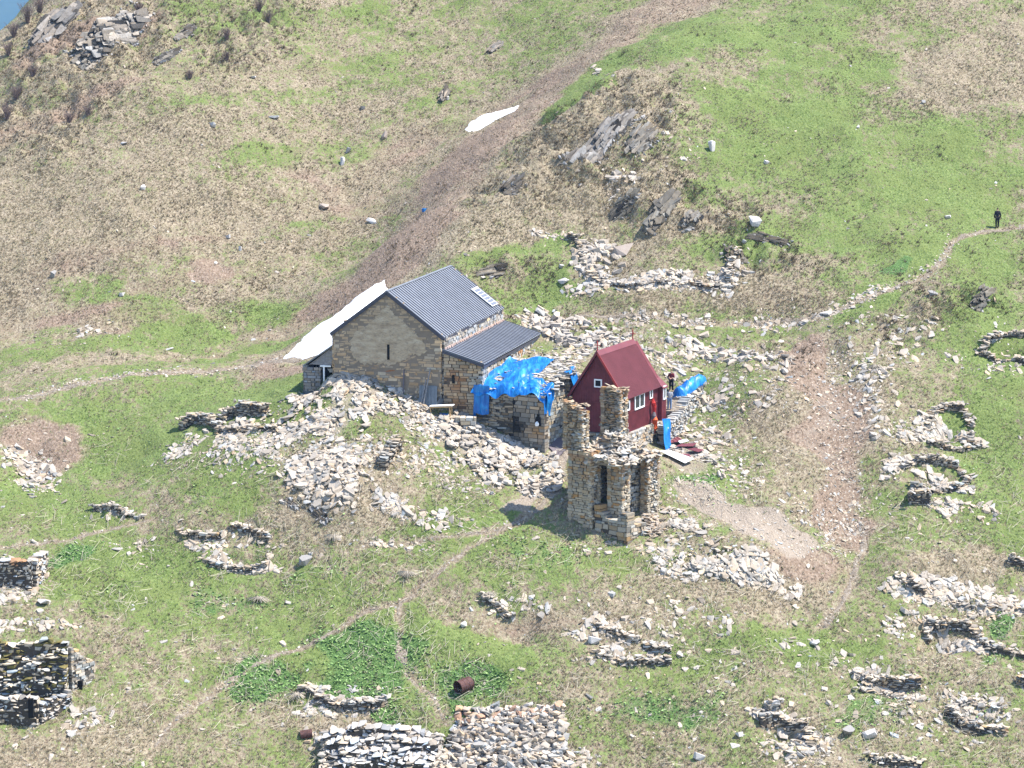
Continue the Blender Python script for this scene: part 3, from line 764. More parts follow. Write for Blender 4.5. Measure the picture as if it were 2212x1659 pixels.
EXCL = [(CF, -11.6, 3.4, -.2, 18.2)]

# ------------------------------------------------------------------ things leaning on the church
def leaning():
    F = CF; zg = lambda x, y: float(samp(H, *F.p(x, y, 0)[:2])) - F.o[2]
    y = -.35; x = -1.0
    r = empty('corrugated_sheet', tuple(F.p(x, y, zg(x, y))), 'grey corrugated metal sheet leaning against the church wall', 'metal sheet')
    mb = MB(); n = 11; z0 = -5.45; z1 = -3.95
    for i in range(n):
        xa = -1.55 + i * .13; o_ = .05 * (i % 2)
        a = F.p(xa, -.75 + o_, z0); b = F.p(xa - .1, -.33 + o_ * .6, z1); beam(mb, a, b, .14, .02, (1, 1, 1), up=tuple(F.d))
    obj('sheet', mb, M_ZINC, r)
    mb = MB(); a = F.p(-.1, -.75, -5.4); b = F.p(.1, -.30, -4.9); beam(mb, a, b, .02, .5, (1, 1, 1)); obj('bent_corner', mb, M_ZINC, r)
    mb = MB(); beam(mb, F.p(-1.25, -1.0, -5.5), F.p(-.85, -.26, -2.6), .09, .06, (1, 1, 1)); o = obj('plank', mb, M_WOOD, None, tuple(F.p(-1.25, -1, -5.5))); tag(o, 'tall grey plank leaning in front of the corrugated sheet', 'plank', 'planks leaning on the church')
    mb = MB(); beam(mb, F.p(-1.45, -1.0, -5.5), F.p(-1.2, -.26, -3.5), .08, .05, (1, 1, 1)); o = obj('plank', mb, M_WOOD, None, tuple(F.p(-1.45, -1, -5.5))); tag(o, 'shorter grey plank leaning left of the tall plank by the church', 'plank', 'planks leaning on the church')
    mb = MB(); beam(mb, F.p(-3.05, -.4, -5.2), F.p(-2.98, -.27, -2.75), .09, .06, (1, 1, 1)); o = obj('dark_pole', mb, M_GREYC, None, tuple(F.p(-3.05, -.4, -5.2))); tag(o, 'thin dark pole standing upright against the church wall left of the corrugated sheet', 'pole')
    # work bench with a pale top
    B = FR(g1(958, 905), 14.9); B.o[2] = zb = F.o[2] - 7.05
    B.o = F.p(.4, -1.15, -6.1)
    t = empty('work_bench', tuple(B.o), 'rough new wood bench with a pale top below the corrugated sheet', 'bench')
    mb = MB(); beam(mb, B.p(-1.0, 0, .72), B.p(.85, 0, .85), .75, .06, (1, 1, 1)); obj('bench_top', mb, M_WHITE, t)
    mb = MB(); beam(mb, B.p(-.95, -.36, .66), B.p(.8, -.36, .79), .04, .12, (1, 1, 1)); obj('apron', mb, M_NWOOD, t)
    for xx in (-.85, .68):
        for yy in (-.3, .3):
            mb = MB(); beam(mb, B.p(xx, yy, -.4), B.p(xx - .04, yy, .72 + xx * .05), .08, .08, (1, 1, 1)); obj('leg', mb, M_NWOOD, t)
    mb = MB(); rr = np.random.default_rng(3)
    V, Fc = HV[3]; mb.add(B.p(0.1, .05, .05) + V * np.array([.38, .25, .16]), Fc, (1, 1, 1)); o = obj('folded_tarp', mb, M_TARP, None, tuple(B.p(.1, .05, 0))); tag(o, 'small blue bundle lying under the wooden bench', 'bundle')
    q0 = g1(985, 927); q1 = g1(1028, 930)
    mb = MB(); masonry(mb, (q0[0], q0[1] + .5), (q1[0], q1[1] + .3), q0[2] - .8, q0[2] + 1.0, .9, .42, .7, .03, (.40, .36, .30)); o = obj('block_wall', mb, M_RUB, None, tuple(q0)); tag(o, 'low wall of big pale blocks between the bench and the tarped hut', 'wall')
leaning()

# ------------------------------------------------------------------ cloth sheets
def cloth(name, mb_pts, label, cat, origin, group=None, matr=None):
    o = obj(name, mb_pts, matr or M_TARP, None, origin, smooth=True); tag(o, label, cat, group); return o
def grid_cloth(fn, nu, nv, holes=None):
    """fn(a, b) -> point; a, b in 0..1"""
    a, b = np.meshgrid(np.linspace(0, 1, nu), np.linspace(0, 1, nv)); P = fn(a, b).reshape(-1, 3)
    i = (np.arange(nv - 1)[:, None] * nu + np.arange(nu - 1)[None]).ravel(); F = np.stack([i, i + 1, i + nu + 1, i + nu], -1)
    mb = MB(); mb.add(P, F, (1, 1, 1)); return mb

# ------------------------------------------------------------------ the tarped hut
def hut():
    o = at(1182, 949, 204.6)
    F = FR(o, 30); W = 6.1; HT = 3.45
    root = empty('stone_hut', tuple(F.p(-W / 2, 1, 0)), 'dry stone hut with sooty walls and a blue tarp over its roof', 'hut')
    def soot(s, z, c):
        zz = z - o[2]
        k = np.exp(-((s - 3.6) / .9) ** 2 - ((zz - 1.0) / 1.0) ** 2)[:, None] * 1.1 * (rng.random((len(c), 1)) < .85)
        c = c * (1 - np.clip(k, 0, .93))
        r = np.exp(-((s - 5.4) / .7) ** 2 - ((zz - .5) / .5) ** 2)[:, None] * (rng.random((len(c), 1)) < .7)
        return c * (1 - r) + np.array([.33, .20, .09]) * r
    mb = MB(); masonry(mb, F.p(-W, 0, 0), F.p(-2.7, 0, 0), o[2] - 1.5, lambda s: o[2] + HT - .1 + 0 * np.asarray(s), .6, .17, .5, .06, (.26, .22, .17), soot, tiltz=.07)
    masonry(mb, F.p(-2.7, -.12, 0), F.p(0, -.12, 0), o[2] - 1.5, lambda s: o[2] + HT + 0 * np.asarray(s), .6, .27, .55, .02, (.25, .21, .165), lambda s, z, c: soot(s + 3.4, z, c)); obj('front_wall', mb, M_RUIN, root)
    mb = MB(); masonry(mb, F.p(-.3, -.1, 0), F.p(-.3, 4.6, 0), o[2] - 1, o[2] + HT + .1, .6, .24, .5, .03, (.33, .30, .25)); obj('side_wall', mb, M_RUIN, root)
    mb = MB(); F.box(mb, -.75, -.32, -.50, -.2, 1.05, 1.75, (.01, .01, .01)); F.box(mb, -.62, -.42, -.50, -.2, 1.75, 1.95, (.01, .01, .01)); obj('window_hole', mb, M_DARK, root)
    mb = MB(); F.box(mb, -2.82, -2.62, -.36, -.2, .3, 3.0, (.01, .01, .01)); obj('gap_shade', mb, M_DARK, root)  # near-black strip painting the shade between the two wall parts
    # stone roof rising to the back
    mb = MB(); F.prism(mb, [(-W + .2, HT - .3), (0, HT - .3), (0, HT - .05), (-W + .2, HT - .05)], -.1, 1.0, (.2, .17, .14))
    def roofz(x, y): return HT + .05 + y * .34 + .25 * np.exp(-((x + 2.5) / 1.5) ** 2)
    n = 420; xs = rng.uniform(-W + .2, .2, n); ys = rng.uniform(0, 5.2, n)
    C = F.p(xs, ys, roofz(xs, ys)); stones(mb, C, np.stack([rng.uniform(.2, .5, n), rng.uniform(.15, .35, n), rng.uniform(.03, .07, n)], -1), rotmats(n, .12), pal(n, (.36, .33, .29), .15))
    F.box(mb, -W + .3, -.1, 1, 5, HT - 1.2, HT + .25, (.2, .17, .14)); obj('stone_roof', mb, M_RUB, root)
    # tarp, wrinkled, with a flap hanging over the left end
    def tf(a, b):
        x = -W - .35 + a * 4.0 + (1 - b) * .3 * a; y = -.5 + b * 5.0
        x = x + (b) * .55
        z = roofz(x, y) + .28 + .13 * np.sin(9 * a + 5 * b + 3 * np.sin(4 * b)) * np.sin(6 * b + 2) + (fbm(x * 1.0 + 50, y * .5, 1.1, 81, 3) - .5) * .5
        edge = np.clip((.10 - b) / .10, 0, 1); z = z - edge ** 1.3 * (.35 + .35 * np.sin(a * 9) ** 2); y = y - edge * .12
        return F.p(x, y, z)
    # b=0 front edge; the right part is narrower in depth
    mb = grid_cloth(tf, 70, 60)
    def tr(a, b):
        x = -W + 3.5 + a * 3.0; y = -.55 + b * (2.3 - .8 * a)
        z = roofz(x, y) + .22 + (fbm(x + 20, y * 1.5, .7, 83, 4) - .5) * .55 + .10 * np.sin(14 * a + 3 * b)
        e_ = np.clip((.25 - b) / .25, 0, 1); z = z - e_ ** 1.4 * (.35 + .25 * np.sin(a * 7 + 1))
        e2 = np.clip((a - .87) / .13, 0, 1); z = z - e2 * 1.1; x = x - e2 * .32
        return F.p(x, y, z)
    mb2 = grid_cloth(tr, 60, 30)
    mb.add(mb2.V[0], mb2.F[0], (1, 1, 1))
    def tl(a, b):   # hanging flap
        x = -W - .1 + a * 1.35; y = -.48 - .06 * np.sin(a * 12 + 1.5 * b) + 0 * b; z = HT + .35 - b * (2.15 + .15 * np.sin(a * 3)) 
        return F.p(x, y, z)
    m3 = grid_cloth(tl, 20, 16); mb.add(m3.V[0], m3.F[0], (1, 1, 1))
    def tl2(a, b):
        x = -W - .35 + a * .38; y = -.40 + .25 * (1 - a); z = HT + .25 - b * (2.9 - .6 * a); return F.p(x + .05 * np.sin(6 * b), y, z)
    m4 = grid_cloth(tl2, 6, 16); mb.add(m4.V[0], m4.F[0], (1, 1, 1))
    def t5(a, b):   # strip hanging down the right corner
        x = .12 + .10 * np.sin(5 * b); y = -.35 + a * .75; z = HT + .2 - b * (1.6 + .3 * a); return F.p(x + .05 * np.sin(a * 9), y, z)
    m5 = grid_cloth(t5, 8, 16); mb.add(m5.V[0], m5.F[0], (1, 1, 1))
    cloth('tarpaulin', mb, 'large crumpled blue tarp spread over the stone hut with a flap hanging down', 'tarp', tuple(F.p(-W / 2, 2, HT)), 'blue tarps')
    # white kettle in the window hole
    mb = MB(); tube(mb, [F.p(-.55, -.62, 1.08), F.p(-.55, -.62, 1.22), F.p(-.55, -.62, 1.34), F.p(-.55, -.62, 1.42)], [.13, .16, .12, .04], (1, 1, 1), 10); o_ = obj('kettle', mb, M_WHITE, None, tuple(F.p(-.55, -.62, 1.08))); tag(o_, 'small white kettle in the dark window hole of the hut', 'kettle')
    # dark passage and the stub wall behind
    o2 = at(1226, 905, 207.5); E = FR(o2, 24)
    r2 = empty('ruined_side_wall', tuple(E.p(0, 1, 0)), 'tall stone wall stub beside the dark passage between hut and red house', 'wall')
    mb = MB(); masonry(mb, E.p(-.5, 0, 0), E.p(.3, 0, 0), o2[2] - 1.2, o2[2] + 3.6, .7, .2, .4, .04, (.28, .25, .21)); masonry(mb, E.p(.1, .3, 0), E.p(.1, 3.8, 0), o2[2] - 1, lambda s: o2[2] + 3.7 - .25 * np.asarray(s), .6, .2, .4, .04, (.34, .31, .27)); obj('standing_wall', mb, M_RUIN, r2)
    mb = MB(); masonry(mb, E.p(-1.6, 2.2, 0), E.p(.1, 2.2, 0), o2[2] - 1, o2[2] + 3.3, .5, .2, .4, .04, (.20, .17, .14)); obj('cross_wall', mb, M_RUIN, r2)
    def t6(a, b):
        x = -.25 + a * .95; y = -.4 + b * 1.3; z = 3.75 + .2 * np.sin(5 * a) * b - np.clip(a - .55, 0, 1) * 2.6 + (fbm(x * 2, y * 2, .8, 3, 3) - .5) * .4; return E.p(x, y, z)
    cloth('tarpaulin', grid_cloth(t6, 16, 14), 'small blue tarp scrap on the wall stub left of the red house', 'tarp', tuple(E.p(0, 0, 3.6)), 'blue tarps')
    # flat dark sheet painting the cast shadow of the red house on the path
    q = g1(1203, 965); mb = MB(); V = [(-.75, -.1, 0), (.1, -.95, 0), (.85, -.3, 0), (.65, .55, 0), (-.1, .6, 0)]; V = [(q[0] + a, q[1] + b * 1.5, float(samp(H, q[0] + a, q[1] + b * 1.5)) + .06) for a, b, c in V]; V2 = [(a, b, c + .06) for a, b, c in V]
    n = 5; mb.add(V + V2, [list(range(5, 10))], (1, 1, 1)); mb.add(V + V2, [[i, (i + 1) % 5, (i + 1) % 5 + 5, i + 5] for i in range(5)], (1, 1, 1)); 
    o_ = obj('roofing_or_shadow', mb, M_GREYC, None, tuple(q)); tag(o_, 'dark flat sheet painting the red house shadow on the path left of the tower', 'sheet')
    return F
HF = hut(); EXCL.append((HF, -6.5, .1, -.9, 5.2))

# ------------------------------------------------------------------ the red house
def red_house():
    o = at(1351.1, 859.3, 204.5); F = FR(o, 25.2); W, L, HR = 4.58, 6.95, 3.41; ZB = -2.85
    root = empty('red_house', tuple(F.p(-W / 2, 3, ZB)), 'dark red corrugated metal house with a steep gable roof and white windows', 'house')
    mb = MB(); xi = .12
    F.prism(mb, [(-W + xi, ZB), (-xi, ZB), (-xi, 0), (-W / 2, HR - .15), (-W + xi, 0)], .12, L + .8, (1, 1, 1))
    # vertical ribs of the cladding
    for i in range(30):
        x = -W + xi + .08 + i * (W - 2 * xi - .16) / 29; zt = 0 + (HR - .2) * (1 - abs(x + W / 2) / (W / 2 - xi)); F.box(mb, x - .018, x + .018, .095, .125, ZB, zt, (1, 1, 1))
    for i in range(46):
        y = .2 + i * (L + .7 - .2) / 45; F.box(mb, -xi - .005, -xi + .022, y - .018, y + .018, ZB, -.05, (1, 1, 1))
    F.box(mb, -W + xi, -xi, .08, .13, -.62, -.55, (1, 1, 1)); F.box(mb, -xi - .01, -xi + .035, .12, L + .7, -1.3, -1.25, (1, 1, 1))
    obj('wall', mb, M_RED, root)
    sl = HR / (W / 2)
    for sgn, xe in ((1, .10), (-1, -W - .10)):
        mb = MB(); ze = -.10 * sl; a = F.p(-W / 2, -.25, HR); b = F.p(xe, -.25, ze); dv = b - a; ln = np.linalg.norm(dv); dv /= ln
        nv = np.cross(dv, F.d); nv = nv if nv[2] > 0 else -nv; c = (F.p(-W / 2, -.25, HR) + F.p(xe, L, ze)) / 2
        boxes(mb, [c], [[dv * ln / 2, F.d * (L + .25) / 2, nv * .03]], (1, 1, 1))
        n = 40; cs = [(F.p(-W / 2, -.22 + i * (L + .19) / n, HR) + F.p(xe, -.22 + i * (L + .19) / n, ze)) / 2 + nv * .042 for i in range(n + 1)]
        boxes(mb, cs, np.broadcast_to(np.array([dv * ln * .497, F.d * .03, nv * .015]), (len(cs), 3, 3)), (.78, .72, .72))  # ribs tinted darker, seam shadow put into the colour
        obj('roof', mb, M_REDROOF, root)
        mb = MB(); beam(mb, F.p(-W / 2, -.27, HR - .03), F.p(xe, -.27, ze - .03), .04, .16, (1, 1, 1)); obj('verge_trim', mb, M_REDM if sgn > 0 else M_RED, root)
    mb = MB()
    for sgn in (1, -1):
        a = F.p(-W / 2, -.28, HR + .075); b = F.p(-W / 2 + sgn * .24, -.28, HR + .075 - .24 * sl); dv = (b - a); ln = np.linalg.norm(dv); dv /= ln
        nv = np.cross(dv, F.d); nv = nv if nv[2] > 0 else -nv; c = (a + b) / 2 + F.d * (L + .3) / 2 + nv * .02
        boxes(mb, [c], [[dv * ln / 2, F.d * (L + .34) / 2, nv * .015]], (1, 1, 1))
    obj('ridge_cap', mb, M_REDROOF, root)
    # gable peak board
    mb = MB(); F.prism(mb, [(-W / 2 - .42, HR - .72), (-W / 2 + .42, HR - .72), (-W / 2, HR - .1)], .02, .10, (1, 1, 1)); obj('gable_board', mb, M_RED, root)
    # porch part at the back right with its own small roof edge
    mb = MB(); F.prism(mb, [(-.6, .62), (.32, -.22), (.32, -.30), (-.6, .54)], L - .1, L + .95, (1, 1, 1)); obj('porch_roof', mb, M_REDROOF, root)
    mb = MB(); F.box(mb, -.5, .2, L - .05, L + .85, ZB, -.2, (1, 1, 1))
    for i in range(5): F.box(mb, .19, .215, L + .02 + i * .16, L + .055 + i * .16, ZB, -.25, (1, 1, 1))
    obj('porch_wall', mb, M_RED, root)
    def window(y0, y1, z0, z1, sashes=1, x=-xi + .02, fw=.11):
        f = MB(); g = MB()
        F.box(f, x, x + .07, y0, y1, z1 - fw, z1, (1, 1, 1)); F.box(f, x, x + .07, y0, y1, z0, z0 + fw, (1, 1, 1))
        for k in range(sashes + 1):
            c = y0 + (y1 - y0) * k / sashes; a, b = max(y0, c - fw / 2 if 0 < k < sashes else c - fw), min(y1, c + fw / 2 if 0 < k < sashes else c + fw)
            F.box(f, x, x + .068, a, b, z0 + fw, z1 - fw, (1, 1, 1))
        F.box(g, x - .01, x + .03, y0 + fw * .7, y1 - fw * .7, z0 + fw * .7, z1 - fw * .7, (1, 1, 1))
        fo = obj('window', f, M_WHITE, root); pane = MB(); pane.V, pane.F, pane.C, pane.n = g.V, g.F, g.C, g.n
        p = obj('pane', pane, M_GLASS, root); p.parent = fo
        return fo
    window(.35, 1.0, -1.1, -.35); window(2.0, 3.95, -1.28, -.12, 2); window(5.05, 5.6, -.85, -.05, 1, fw=.09); window(L + .12, L + .68, -1.2, -.1, 1, x=.2)
    # gable windows
    for (xc, zc, sz, fr) in ((-W / 2 - .02, .95, .32, True), (-W + 1.05, -.82, .2, False)):
        f = MB(); g = MB(); y = .05
        if fr:
            F.box(f, xc - sz, xc + sz, y, y + .06, zc + sz - .1, zc + sz, (1, 1, 1)); F.box(f, xc - sz, xc + sz, y, y + .06, zc - sz, zc - sz + .1, (1, 1, 1))
            F.box(f, xc - sz, xc - sz + .1, y, y + .058, zc - sz + .1, zc + sz - .1, (1, 1, 1)); F.box(f, xc + sz - .1, xc + sz, y, y + .058, zc - sz + .1, zc + sz - .1, (1, 1, 1))
        else: F.box(f, xc - sz, xc + sz, y, y + .06, zc - sz - .05, zc - sz, (1, 1, 1))
        F.box(g, xc - sz + .06, xc + sz - .06, y + .02, y + .08, zc - sz + .05, zc + sz - .05, (1, 1, 1))
        fo = obj('gable_window', f, M_WHITE, root); p = obj('pane', g, M_DARK, root); p.parent = fo
    mb = MB(); F.box(mb, -xi + .0, -xi + .03, 4.85, 5.75, ZB + .1, -.95, (1, 1, 1)); obj('door', mb, M_DARK if False else M_RED, root)
    for (x, y) in ((-W / 2, -.15), (-W / 2, L - .12)):
        mb = MB(); F.box(mb, x - .035, x + .035, y - .035, y + .035, HR - .1, HR + .85, (1, 1, 1)); F.box(mb, x - .24, x + .24, y - .03, y + .03, HR + .48, HR + .54, (1, 1, 1)); obj('cross', mb, M_REDM, root)
    # stone plinth
    mb = MB(); masonry(mb, F.p(-.1, -.1, 0), F.p(.1, L + .9, 0), F.o[2] + ZB - 2.6, F.o[2] + ZB, .5, .17, .4, .03, (.34, .31, .27)); masonry(mb, F.p(-W, -.0, 0), F.p(0, -.0, 0), F.o[2] + ZB - 1.6, F.o[2] + ZB, .5, .17, .4, .03, (.27, .25, .21)); obj('stone_plinth', mb, M_RUIN, root)
    # hanging clothes and orange bag by the door
    x = .02
    h = empty('hanging_clothes', tuple(F.p(x, 5.3, -1.0)), 'red cloth and orange sack hanging beside the door of the red house', 'laundry')
    mb = MB(); tube(mb, [F.p(x + .08, 5.3, -.8), F.p(x + .12, 5.25, -1.15), F.p(x + .16, 5.4, -1.5), F.p(x + .12, 5.45, -1.9), F.p(x + .14, 5.5, -2.1)], [.08, .2, .17, .13, .08], (1, 1, 1), 8); obj('red_cloth', mb, M_REDC, h)
    mb = MB(); tube(mb, [F.p(x + .16, 5.35, -1.9), F.p(x + .16, 5.3, -2.2), F.p(x + .14, 5.25, -2.5)], [.1, .2, .14], (1, 1, 1), 8); obj('grey_bag', mb, M_GREYC, h)
    mb = MB(); tube(mb, [F.p(x + .2, 5.35, -2.25), F.p(x + .24, 5.32, -2.5), F.p(x + .25, 5.3, -3.2), F.p(x + .2, 5.3, -3.55)], [.13, .24, .23, .12], (1, 1, 1), 10); obj('orange_sack', mb, M_ORANGE, h)
    return F
RF = red_house(); EXCL.append((RF, -4.7, .3, -.1, 8.3))

# terrace behind the red house, its retaining wall and tarps
def terrace():
    F = RF; zt = F.o[2] - 2.55
    a = F.p(.35, 6.6, 0); b = at(1522, 830, 213.0)
    pts = [F.p(.95, 5.2, 0), F.p(1.0, 8.3, 0), at(1478, 860, 213.3), at(1522, 833, 217)]
    root = empty('terrace_wall', tuple(pts[1]), 'pale dry stone retaining wall right of the red house', 'wall')
    pts[0][2] = F.o[2] - 3.0; pts[1][2] = F.o[2] - 2.1
    tops = [F.o[2] - 2.95, F.o[2] - 2.2, pts[2][2], pts[3][2] - .1]
    mb = MB()
    for i in range(3):
        p, q = pts[i], pts[i + 1]; L = math.hypot(q[0] - p[0], q[1] - p[1]); t0, t1 = tops[i], tops[i + 1]
        masonry(mb, p, q, min(p[2], q[2]) - 4.5, (lambda s, t0=t0, t1=t1, L=L: t0 + (t1 - t0) * np.asarray(s) / L), .8, .115, .34, .07, (.38, .36, .33), tiltz=.04)
    obj('dry_stone_face', mb, M_RUB, root)
    # terrace surface between the wall and the slope
    mb = MB(); V = [pts[1] + np.array([0, 0, -.12]), pts[2] + np.array([0, 0, -.15]), pts[3] + np.array([0, 0, -.15]), np.array([pts[3][0] - 3.0, pts[3][1] + 4, pts[3][2] - .1]), np.array([pts[1][0] - 3.5, pts[1][1] + 5.5, pts[1][2] - .1]), np.array([pts[1][0] - 3.2, pts[1][1] + .3, pts[1][2] - .12])]
    V = np.array(V); V2 = V - np.array([0, 0, 2.0]); mb.add(np.vstack([V, V2]), [list(range(6))], (1, 1, 1)); mb.add(np.vstack([V, V2]), [[i + 6, (i + 1) % 6 + 6, (i + 1) % 6, i] for i in range(6)], (1, 1, 1))
    n = 160; xs = rng.random(n); ys = rng.random(n); C = V[1][None] * (1 - xs[:, None]) * 1 + 0
    C = (V[0] * (1 - xs[:, None]) + V[2] * xs[:, None]) + ys[:, None] * np.array([-2.8, 3.2, .0]); C[:, 2] += .1
    mb2 = MB(); stones(mb2, C, np.stack([rng.uniform(.08, .22, n), rng.uniform(.08, .16, n), rng.uniform(.03, .07, n)], -1), rotmats(n, .2), pal(n, PALE)); 
    obj('gravel_top', mb, M_PATH, root); obj('loose_stones', mb2, M_RUB, root)
    # tarp covering a long heap along the wall
    s0 = at(1460, 862, 213.8); s1 = at(1518, 824, 217)
    def tf(a_, b_):
        c = s0[None, None] * (1 - a_[..., None]) + s1[None, None] * a_[..., None]
        wd = .75 * (1 - .45 * a_) * (1 - .55 * np.clip(.12 - a_, 0, 1) / .12) ; ang = (b_ - .5) * math.pi * 1.05
        q = c.copy(); prp = np.array([.62, -.55, 0]); nrm = (fbm(a_ * 9, b_ * 3, 1, 91, 4) - .5) * .5
        q = q + (np.sin(ang) * wd)[..., None] * np.array([.75, -.4, 0]); q[..., 2] += np.cos(ang) * (.75 + nrm) - .15 + .25 * np.sin(a_ * math.pi) - .7 * (np.clip(.10 - a_, 0, 1) / .10) ** 1.5
        return q
    cloth('tarpaulin', grid_cloth(tf, 46, 18), 'long bright blue tarp over a heap on the retaining wall behind the people', 'tarp', tuple(s0), 'blue tarps')
    mb = MB(); n = 60; t = rng.random(n); C = s0 * (1 - t[:, None]) + s1 * t[:, None]; C += rng.normal(0, .35, (n, 3)) * np.array([1, 1, .35]); C[:, 2] -= .1
    stones(mb, C, rng.uniform(.15, .4, (n, 3)) * np.array([1, .8, .5]), rotmats(n, .3), pal(n, (.33, .3, .26))); o = obj('stone_heap', mb, M_RUB, None, tuple(s0)); tag(o, 'heap of stones covered by the long blue tarp', 'stones')
    # blue strip hanging down from the house corner
    c0 = F.p(.30, 6.7, -2.75)
    def t7(a_, b_):
        x = 1.28 + .07 * np.sin(14 * a_ + 3 * b_) + .05 * np.sin(7 * b_) + .25 * b_ + .3 * b_ ** 2; y = 4.3 + a_ * 1.5 - .5 * b_; z = -2.2 - b_ * 2.5 - a_ * .2; return F.p(x, y, z)
    cloth('tarpaulin', grid_cloth(t7, 14, 22), 'narrow blue tarp hanging down below the right corner of the red house', 'tarp', tuple(c0), 'blue tarps')
    # leftover roofing and a white board on the slope
    for (u, v, rx, ry, an, lab) in ((1452, 960, .85, .34, .35, 'dark red corrugated offcut nearest to the retaining wall'), (1482, 966, .75, .28, -.5, 'dark red corrugated offcut lying under the small square board'), (1503, 979, .62, .22, -.95, 'narrow dark red offcut farthest from the wall'), (1478, 990, .5, .25, .1, 'small dark red offcut touching the large white board')):
        q = g1(u, v); mb = MB(); 
        c, s = math.cos(an), math.sin(an)
        V = []
        for (x, y) in ((-rx, -ry * 1.6), (rx, -ry * 1.3), (rx * .9, ry * 1.6), (-rx * .8, ry * 1.4)):
            X, Y = q[0] + x * c - y * s, q[1] + x * s + y * c; V.append((X, Y, float(samp(H, X, Y)) + .22))
        V = np.array(V); V2 = V + np.array([0, 0, .03]); mb.add(np.vstack([V, V2]), [[4, 5, 6, 7], [3, 2, 1, 0]], (1, 1, 1)); mb.add(np.vstack([V, V2]), [[i, (i + 1) % 4, (i + 1) % 4 + 4, i + 4] for i in range(4)], (1, 1, 1))
        for k in range(5):
            t = (k + .5) / 5; p = V2[0] * (1 - t) + V2[1] * t; q2 = V2[3] * (1 - t) + V2[2] * t; beam(mb, p + (0, 0, .01), q2 + (0, 0, .01), .05, .03, (1, 1, 1))
        o = obj('roofing_or_shadow', mb, M_REDROOF, None, tuple(q)); tag(o, lab, 'metal sheet', 'dark red roofing offcuts')
    for (u, v, rx, ry, an, lab) in ((1462, 992, 1.25, .55, -.75, 'large white board lying flat below the dark red offcuts'), (1476, 962, .35, .4, .2, 'small pale square board on top of the dark red offcuts')):
        q = g1(u, v); c, s = math.cos(an), math.sin(an); V = []
        for (x, y) in ((-rx, -ry), (rx, -ry), (rx, ry), (-rx, ry)):
            X, Y = q[0] + x * c - y * s, q[1] + x * s + y * c; V.append((X, Y, float(samp(H, X, Y)) + .3))
        V = np.array(V); V2 = V + np.array([0, 0, .03]); mb = MB(); mb.add(np.vstack([V, V2]), [[4, 5, 6, 7], [3, 2, 1, 0]], (1, 1, 1)); mb.add(np.vstack([V, V2]), [[i, (i + 1) % 4, (i + 1) % 4 + 4, i + 4] for i in range(4)], (1, 1, 1))
        o = obj('white_board', mb, M_BOARD, None, tuple(q)); tag(o, lab, 'board')
terrace()

